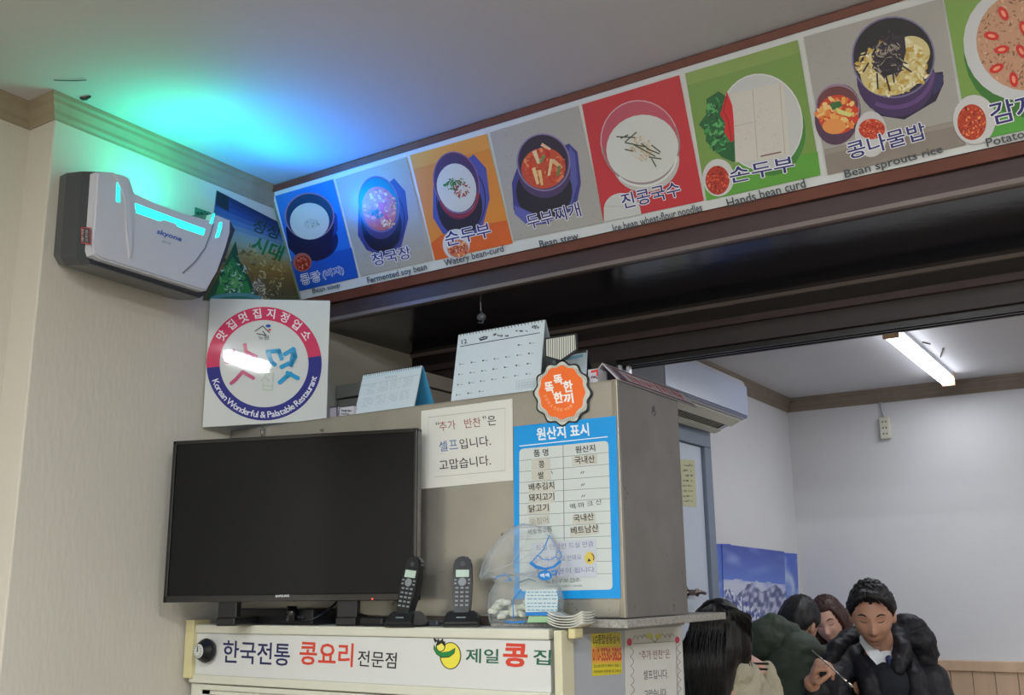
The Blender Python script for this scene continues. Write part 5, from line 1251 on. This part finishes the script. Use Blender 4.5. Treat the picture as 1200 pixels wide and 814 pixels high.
vox('body', bm, .0042, M_SKIN, t, 2)
vox('trousers', tb_, .014, M_TROU, t); vox('shoes', sh_, .012, M_SHOE, t)
eyebits(M, t, 'black', lips=(140, 82, 72))
shell_hair('hair', M, short_line(.68, .14, -.55), .015, M_HAIRB, t, seed=3, rough=.008)
bm = B(); rd = random.Random(3)
for i in range(64):
    a = -1+2*i/63; part = .15; dirn = 1 if a > part else -1
    s0 = Vector((part*.03+a*.022, .040+.01*rd.random(), .117)); e0 = Vector((a*.070+dirn*.004, .090-.034*a*a, .083+.008*rd.random()-.038*a*a+.010*math.exp(-((a-part)/.25)**2)))
    m_ = (s0+e0)/2+Vector((0, .017, .012)); add_tube(bm, [M @ s0, M @ m_, M @ e0], [.003, .0042, .0008], 5)
link('fringe', bm, M_HAIRB, t, True)
nk = neck
def cpt(a, r_, z): return nk+VR*r_*sin(R(a))-VF*r_*cos(R(a))*.95+Vector((0, 0, z))
M_SHIRT = mat('shirt_white', (206, 212, 218), .6)
for sg in (-1, 1):
    A = [cpt(sg*x, r_, z) for x, r_, z in ((6, .068, -.048), (28, .084, -.078), (48, .090, -.040), (78, .082, .004), (110, .072, .02), (112, .060, .045), (80, .058, .040), (48, .058, .008), (22, .060, -.028))]
    bm = B(); c_ = sum(A, Vector())/len(A); vo = [bm.verts.new(q) for q in A]; vi = [bm.verts.new(q+(nk-q).normalized()*.004) for q in A]; n_ = len(A)
    outer = A[0:5]; inner = A[5:]
    idx = [(0, 1, 8), (1, 2, 7, 8), (2, 3, 6, 7), (3, 4, 5, 6)]
    for f_ in idx: bm.faces.new([vo[k] for k in f_]); bm.faces.new([vi[k] for k in f_][::-1])
    for k in range(n_): bm.faces.new((vo[k], vo[(k+1) % n_], vi[(k+1) % n_], vi[k]))
    link('shirt_collar', bm, M_SHIRT, t)
bm = B(); add_ell(bm, nk-VF*.02+Vector((0, 0, -.075)), (.062, .052, .06)); vox('shirt', bm, .006, M_SHIRT, t)
bm = B(); kx = nk-VF*.082+Vector((0, 0, -.052)); caps(bm, kx, kx+Vector((0, 0, -.016)), .014, .010); caps(bm, kx+Vector((0, 0, -.025))-VF*.004, kx+Vector((0, 0, -.10))-VF*.014, .011, .019); vox('tie', bm, .004, mat('tie_navy', (40, 44, 84), .5), t)
bm = B(); caps(bm, chest+Vector((0, 0, .03)), chest+Vector((0, 0, -.25)), .115, .13); chain(bm, [shR+Vector((0, 0, -.02)), nk+VR*-.07+Vector((0, 0, -.065)), nk-VF*.075+VR*-.03+Vector((0, 0, -.115)), nk-VF*.075+VR*.03+Vector((0, 0, -.115)), nk+VR*.075+Vector((0, 0, -.055)), shL+Vector((0, 0, -.02))], [.06, .030, .030, .030, .030, .06])
chain(bm, [nk-VF*.05+Vector((0, 0, -.15)), pel-VF*.06], [.09, .13])
vox('sweater', bm, .008, mat('sweater_black', (24, 26, 34), .85), t)
M_BCOAT = mat('coat_black', (20, 20, 26), .55, spec=.35)
bm = B()
chain(bm, [shR+Vector((0, 0, -.01)), elR, hdw+(elR-hdw).normalized()*.055], [.075, .078, .046], 14); chain(bm, [shL+Vector((0, 0, -.02)), elL, hdL+(elL-hdL).normalized()*.05], [.092, .088, .05], 14)
for sg, s_ in ((-1, shR), (1, shL)):
    chain(bm, [neck+VF*.06+VR*.07*sg+Vector((0, 0, -.03)), s_+Vector((0, 0, -.02))], [.045, .07])
    chain(bm, [s_+Vector((0, 0, -.02)), chest+VR*.16*sg+Vector((0, 0, -.1)), pel+VR*.15*sg], [.08, .10, .11])
    chain(bm, [neck+VR*.098*sg+VF*.02+Vector((0, 0, -.035)), neck+VR*.088*sg-VF*.085+Vector((0, 0, -.12)), neck+VR*.075*sg-VF*.13+Vector((0, 0, -.26)), pel+VR*.07*sg-VF*.12], [.030, .038, .05, .07])
chain(bm, [chest+VF*.08+Vector((0, 0, .05)), pel+VF*.07], [.13, .17])
vox('padded_coat', bm, .008, M_BCOAT, t, 2, puff(0, .085, .007, 3, Vector((0, 0, 1)), .003))
bm = B()   # hood rolled behind the neck, bulging over his left shoulder
chain(bm, [atd(972, 775, 3.76), atd(979, 760, 3.80), atd(992, 750, 3.86), atd(1028, 744, 3.94), atd(1056, 741, 3.90), atd(1074, 750, 3.86), atd(1083, 766, 3.82), atd(1078, 790, 3.80)], [.030, .032, .040, .055, .066, .066, .055, .05], 14); chain(bm, [atd(1054, 742, 3.84), atd(1058, 762, 3.74), atd(1052, 784, 3.68)], [.045, .036, .028], 12)
add_ell(bm, atd(1062, 734, 3.86), (.075, .06, .05)); add_ell(bm, atd(1078, 752, 3.82), (.06, .06, .06))
vox('hood', bm, .0065, M_BCOAT, t, 2, puff(0, .075, .0045, 8, (VR+Vector((0, 0, .4))).normalized(), .005))
# steel spoon in his hand
sp0 = atd(962, 771, 3.34); sp1 = atd(992, 798, 3.22)
sp = thing('spoon', 'long thin steel spoon held in the hand of the man in the black coat', 'spoon', sp1)
tube('handle', [sp0+(sp0-sp1)*.35, sp0, sp0.lerp(sp1, .7), sp1], [.0028, .0026, .0022, .003], M_CHROME, sp)
bm = B(); add_ell(bm, sp1+(sp1-sp0).normalized()*.02, (.007, .014, .003), 12, 8, (sp1-sp0).to_track_quat('Y', 'Z').to_matrix()); link('bowl', bm, M_CHROME, sp, True)
chair(pel+VF*.02, -VF, 'wooden chair under the man in the black padded coat')
# --- woman with long black hair and cream jacket, back to us
hc = atd(842, 754, 3.08); fw = (VF*.62+VR*.62+Vector((0, 0, -.38))).normalized(); M = hframe(hc, fw, Vector((0, 0, 1)))
neck = hc-VR*.02+Vector((0, 0, -.14))-VF*.03; pel = Vector((neck.x, neck.y, .56))-VF*.10-VR*.04
t = thing('person', 'woman with long black hair in a cream fleece jacket seen from behind', 'person', (pel.x, pel.y, 0))
chest = neck-VF*.05+Vector((0, 0, -.2)); shL = atd(806, 812, 3.0); shR = atd(866, 798, 3.12)
elR = atd(909, 850, 3.28); wr = atd(897, 783, 3.30); elL = atd(800, 880, 3.2); wl_ = atd(850, 880, 3.45)
bm = B(); add_head(bm, M, 1.0); caps(bm, hc+M.to_3x3() @ Vector((0, -.02, -.06)), neck, .045, .05); chain(bm, [neck, chest, pel], [.055, .11, .12]); caps(bm, shR, shL, .05, .05)
chain(bm, [shR, elR, wr], [.042, .036, .024]); chain(bm, [shL, elL, wl_], [.042, .036, .024])
hand(bm, wr, atd(880, 773, 3.28)-wr, VF*.4-VR*.3+Vector((0, 0, -.8)), VF*-.9, curl=(50, 55, 35), size=.85); hand(bm, wl_, VF*.8+VR*.3, Vector((0, 0, -1)), VR, curl=(20, 25, 15), size=.85)
tb_, sh_ = B(), B(); lower(tb_, sh_, bm, pel, VF*.7+VR*.7, VR-VF*.6)
vox('body', bm, .0045, M_SKINL, t); vox('trousers', tb_, .014, M_TROU, t); vox('shoes', sh_, .012, M_SHOE, t)
eyebits(M, t, 'black', lips=(170, 96, 92))
M_FLE = mat('fleece_cream', (176, 170, 148), .9, var=.08, vs_=30, bump=.8, bs=160)
bm = B(); chain(bm, [shR, elR, wr+(elR-wr).normalized()*.012], [.072, .060, .036], 14); chain(bm, [shL, elL, wl_+(elL-wl_).normalized()*.03], [.07, .06, .04], 14)
caps(bm, shL, shR, .074, .068); chain(bm, [chest+Vector((0, 0, .04)), chest+Vector((0, 0, -.15)), pel], [.14, .15, .16]); chain(bm, [shL, pel], [.07, .14]); chain(bm, [shR, pel], [.07, .14])
add_ell(bm, atd(862, 788, 3.06), (.055, .05, .04))
for k in range(12): a = 2*pi*k/12; add_ell(bm, neck+VR*.055*cos(a)+VF*.055*sin(a)+Vector((0, 0, -.045)), (.03, .03, .03), 10, 6)
rdn = lambda p, n: .003*noise.noise(p*90)+.006*noise.noise(p*18)
vox('fleece_jacket', bm, .007, M_FLE, t, 1, rdn)
# long hair: remeshed mass plus separate falling locks
bm = B(); add_head(bm, hframe(hc-Vector(fw)*.006+Vector((0, 0, .006)), fw, (0, 0, 1)), 0, 1.13, False)
back = -hz(fw)
hp_ = [(hc+back*.03, .085), (hc+back*.055+Vector((0, 0, -.08)), .075), (hc+back*.075+Vector((0, 0, -.18)), .066), (atd(822, 830, 2.95), .05), (atd(818, 870, 2.93), .03)]
chain(bm, [p for p, _ in hp_], [r_ for _, r_ in hp_], 16)
chain(bm, [atd(832, 735, 3.0), atd(815, 760, 2.98), atd(812, 800, 2.95), atd(815, 850, 2.93)], [.05, .045, .04, .025], 14)
chain(bm, [atd(850, 728, 3.04), atd(866, 745, 3.08), atd(870, 768, 3.10)], [.05, .042, .028], 14)
chain(bm, [atd(850, 735, 3.02), atd(852, 760, 3.0), atd(846, 785, 2.98)], [.045, .045, .03], 14); chain(bm, [atd(860, 735, 3.05), atd(868, 760, 3.06), atd(869, 778, 3.06)], [.04, .036, .02], 14)
def hw(p, n): return .0035*noise.noise(Vector((p.x*70, p.y*70, p.z*7)))+.002*noise.noise(Vector((p.x*170, p.y*170, p.z*10)))
hm_ = vox('hair', bm, .006, M_HAIRB, t, 3, hw)
bm = B(); rd = random.Random(8)
for i in range(230):
    u = rd.random(); w = rd.random()
    p0 = atd(826+w*26, 706.5+3*abs(w-.4)*4+rd.random()*2, 3.04); 
    if u < .72:
        x1 = 804+rd.random()*46; pts = [p0, atd(p0 and (815+(x1-804)*.86), 719+rd.random()*4, 2.965), atd(p0 and (808+(x1-804)*.9), 735+rd.random()*10, 2.955), atd(x1-1, 775, 2.90), atd(x1-3*rd.random(), 812+rd.random()*40, 2.885)]
    else:
        x1 = 852+rd.random()*26; pts = [p0, atd(852+(x1-852)*.5, 713+rd.random()*4, 3.0), atd(856+(x1-852)*.85, 724+rd.random()*6, 3.0), atd(x1, 750, 3.05), atd(x1-4+rd.random()*8, 772+rd.random()*10, 3.05)]
    # smooth the path
    q = []
    for a in range(len(pts)-1):
        p_1 = pts[max(a-1, 0)]; p0_, p1_ = pts[a], pts[a+1]; p2_ = pts[min(a+2, len(pts)-1)]
        for s_ in (0, .25, .5, .75): q.append(.5*((2*p0_)+(p1_-p_1)*s_+(2*p_1-5*p0_+4*p1_-p2_)*s_*s_+(3*p0_-p_1-3*p1_+p2_)*s_**3))
    q.append(pts[-1]); ph = rd.random()*6; q = [c_+VR*.006*sin(ph+k*.55)*min(1, k/7)*(1+rd.random()*.3) for k, c_ in enumerate(q)]; r_ = .0022+.003*rd.random(); add_tube(bm, q, [r_*min(1, .4+k*.2) if k < 6 else r_*max(.25, 1-(k-6)/9) for k in range(len(q))], 5)
tag(link('hair_strands', bm, M_HAIRB, t, True), kind='stuff')
ck = thing('chopsticks', 'pair of dark chopsticks held by the woman in cream', 'chopsticks', atd(899, 781, 3.2), None)
for a, b in (((880, 777), (900, 777.5)), ((882, 783), (899, 784))): tube('stick', [atd(*a, 3.24), atd(*b, 3.16)], .0035, mat('stick_dark', (40, 34, 32), .4), ck)
chair(pel-VF*.02, VF*.7+VR*.7, 'wooden chair under the woman with long black hair')
table((-.86, 3.42), 'wooden table between the black-haired woman and the man in black', .30, .14)
# --- man in dark green padded jacket, back to us
hc = atd(936, 731, 4.35); fw = (VF*.62+VR*.60+Vector((0, 0, -.42))).normalized(); M = hframe(hc, fw, Vector((0, 0, 1))+VR*.12)
neck = hc-VR*.03+Vector((0, 0, -.135))-VF*.03; pel = Vector((neck.x, neck.y, .56))-VF*.10-VR*.06
t = thing('person', 'dark-haired man in a dark green hooded padded jacket, back turned', 'person', (pel.x, pel.y, 0))
chest = neck-VR*.04-VF*.05+Vector((0, 0, -.2)); shL = atd(893, 786, 4.1); shR = atd(975, 782, 4.05); elR = atd(1000, 850, 4.1); elL = atd(885, 870, 4.2); wr = atd(1010, 860, 4.3); wl_ = atd(930, 880, 4.5)
bm = B(); add_head(bm, M, 1.0); caps(bm, hc+M.to_3x3() @ Vector((0, -.02, -.06)), neck, .05, .055); chain(bm, [neck, chest, pel], [.06, .12, .12]); caps(bm, shR, shL, .05, .05)
chain(bm, [shR, elR, wr], [.045, .038, .026]); chain(bm, [shL, elL, wl_], [.045, .038, .026]); hand(bm, wr, VF, Vector((0, 0, -1)), -VR, size=.95); hand(bm, wl_, VF, Vector((0, 0, -1)), VR, size=.95)
tb_, sh_ = B(), B(); lower(tb_, sh_, bm, pel, VF*.7+VR*.5, VR-VF*.5)
vox('body', bm, .0055, M_SKIN, t); vox('trousers', tb_, .014, M_TROU, t); vox('shoes', sh_, .012, M_SHOE, t)
shell_hair('hair', M, short_line(.5, .1, -.62), .014, M_HAIRB, t, seed=9); eyebits(M, t, 'black')
M_GC = mat('coat_green', (58, 68, 56), .6, spec=.35)
bm = B(); chain(bm, [shR, elR, wr], [.085, .08, .05], 14); chain(bm, [shL, elL, wl_], [.085, .08, .05], 14); caps(bm, shL, shR, .085, .08)
chain(bm, [atd(930, 775, 4.05), atd(935, 830, 4.0), pel], [.13, .17, .18], 16); chain(bm, [shL, pel-VR*.1], [.09, .14]); chain(bm, [shR, pel+VR*.1], [.09, .14]); caps(bm, neck+Vector((0, 0, -.04)), chest, .085, .12)
vox('padded_jacket', bm, .009, M_GC, t, 2, puff(.02, .11, .010, 5, (Vector((0, 0, 1))+VR*.25).normalized(), .004))
bm = B(); chain(bm, [atd(892, 757, 4.05), atd(893, 744, 4.06), atd(906, 735, 4.08), atd(924, 743, 4.06), atd(940, 752, 4.05)], [.055, .062, .058, .052, .03], 14); add_ell(bm, atd(903, 752, 4.06), (.085, .07, .06))
vox('hood', bm, .008, M_GC, t, 4, puff(0, .12, .003, 8, VR, .005))
chair(pel-VF*.02, VF*.7+VR*.5, 'wooden chair under the man in the green jacket')
# --- woman with brown hair
hc = atd(972, 727, 4.85); fw = (-VF*.80-VR*.50+Vector((0, 0, -.34))).normalized(); M = hframe(hc, fw, Vector((0, 0, 1))-VR*.18)
neck = hc+VR*.035+VF*.02+Vector((0, 0, -.13)); pel = Vector((neck.x, neck.y, .56))+VR*.06+VF*.05
t = thing('person', 'woman with shoulder-length brown hair and grey top leaning at the far table', 'person', (pel.x, pel.y, 0))
chest = neck+VF*.02+Vector((0, 0, -.2)); shR = neck-VF*.1-VR*.10+Vector((0, 0, -.09)); shL = neck+VF*.08+VR*.14+Vector((0, 0, -.09))
elR = shR-VR*.1-VF*.05+Vector((0, 0, -.24)); elL = shL-VR*.02+Vector((0, 0, -.25)); wr = elR-VR*.12-VF*.12; wl_ = elL-VR*.1-VF*.18
bm = B(); add_head(bm, M, 1.1, .97); caps(bm, hc+M.to_3x3() @ Vector((0, -.02, -.06)), neck, .042, .046); chain(bm, [neck, chest, pel], [.05, .1, .11]); caps(bm, shR, shL, .045, .045)
chain(bm, [shR, elR, wr], [.04, .034, .024]); chain(bm, [shL, elL, wl_], [.04, .034, .024]); hand(bm, wr, -VR, Vector((0, 0, -1)), VF, size=.85); hand(bm, wl_, -VR, Vector((0, 0, -1)), -VF, size=.85)
tb_, sh_ = B(), B(); lower(tb_, sh_, bm, pel, -VF*.9-VR*.1, VR)
vox('body', bm, .0055, M_SKINL, t); vox('trousers', tb_, .014, M_TROU, t); vox('shoes', sh_, .012, M_SHOE, t); eyebits(M, t, 'brown', sc=.97, lips=(176, 96, 96))
def lg(az, sz):
    d = abs(((az-90+180) % 360)-180)
    if d < 40: return sz-.62
    if d < 66: return sz-(.62-.9*(d-40)/26)
    return sz+.95
shell_hair('hair', M, lg, .016, M_HAIRBR, t, .97, 4)
bm = B(); back = -hz(fw)
for sg in (-1, 1):
    sd = M.to_3x3() @ Vector((sg, 0, 0)); chain(bm, [hc+sd*.07+back*.03+Vector((0, 0, .02)), hc+sd*.078+back*.04+Vector((0, 0, -.08)), hc+sd*.07+back*.05+Vector((0, 0, -.17))], [.03, .034, .02])
chain(bm, [hc+back*.05, hc+back*.08+Vector((0, 0, -.10)), hc+back*.08+Vector((0, 0, -.18))], [.07, .065, .04])
vox('hair_lengths', bm, .007, M_HAIRBR, t, 3, hw)
bm = B(); chain(bm, [shR, elR, wr], [.06, .055, .038]); chain(bm, [shL, elL, wl_], [.06, .055, .038]); caps(bm, shL, shR, .062, .062); chain(bm, [neck+Vector((0, 0, -.06)), chest, pel], [.06, .13, .14])
vox('grey_top', bm, .009, mat('top_grey', (92, 94, 104), .8), t, 2, rdn)
chair(pel, -VF*.9-VR*.1, 'wooden chair under the woman with brown hair')
table((-1.28, 4.36), 'wooden table in front of the brown-haired woman', .26, .22)

# groups of repeated things
for nm, gr in (('desk_calendar', 'desk calendars on the cabinet'), ('landscape_poster', 'mountain and sky posters on the back room wall'), ('carton', 'small cartons on the cabinet'), ('back_room_tube_light', 'back room tube lights'),
               ('person', 'diners in the back room'), ('dining_table', 'wooden tables in the back room'), ('cable', 'black cables under the television')):
    for o in bpy.data.objects:
        if o.parent is None and o.name.split('.')[0] == nm and 'group' not in o: o['group'] = gr
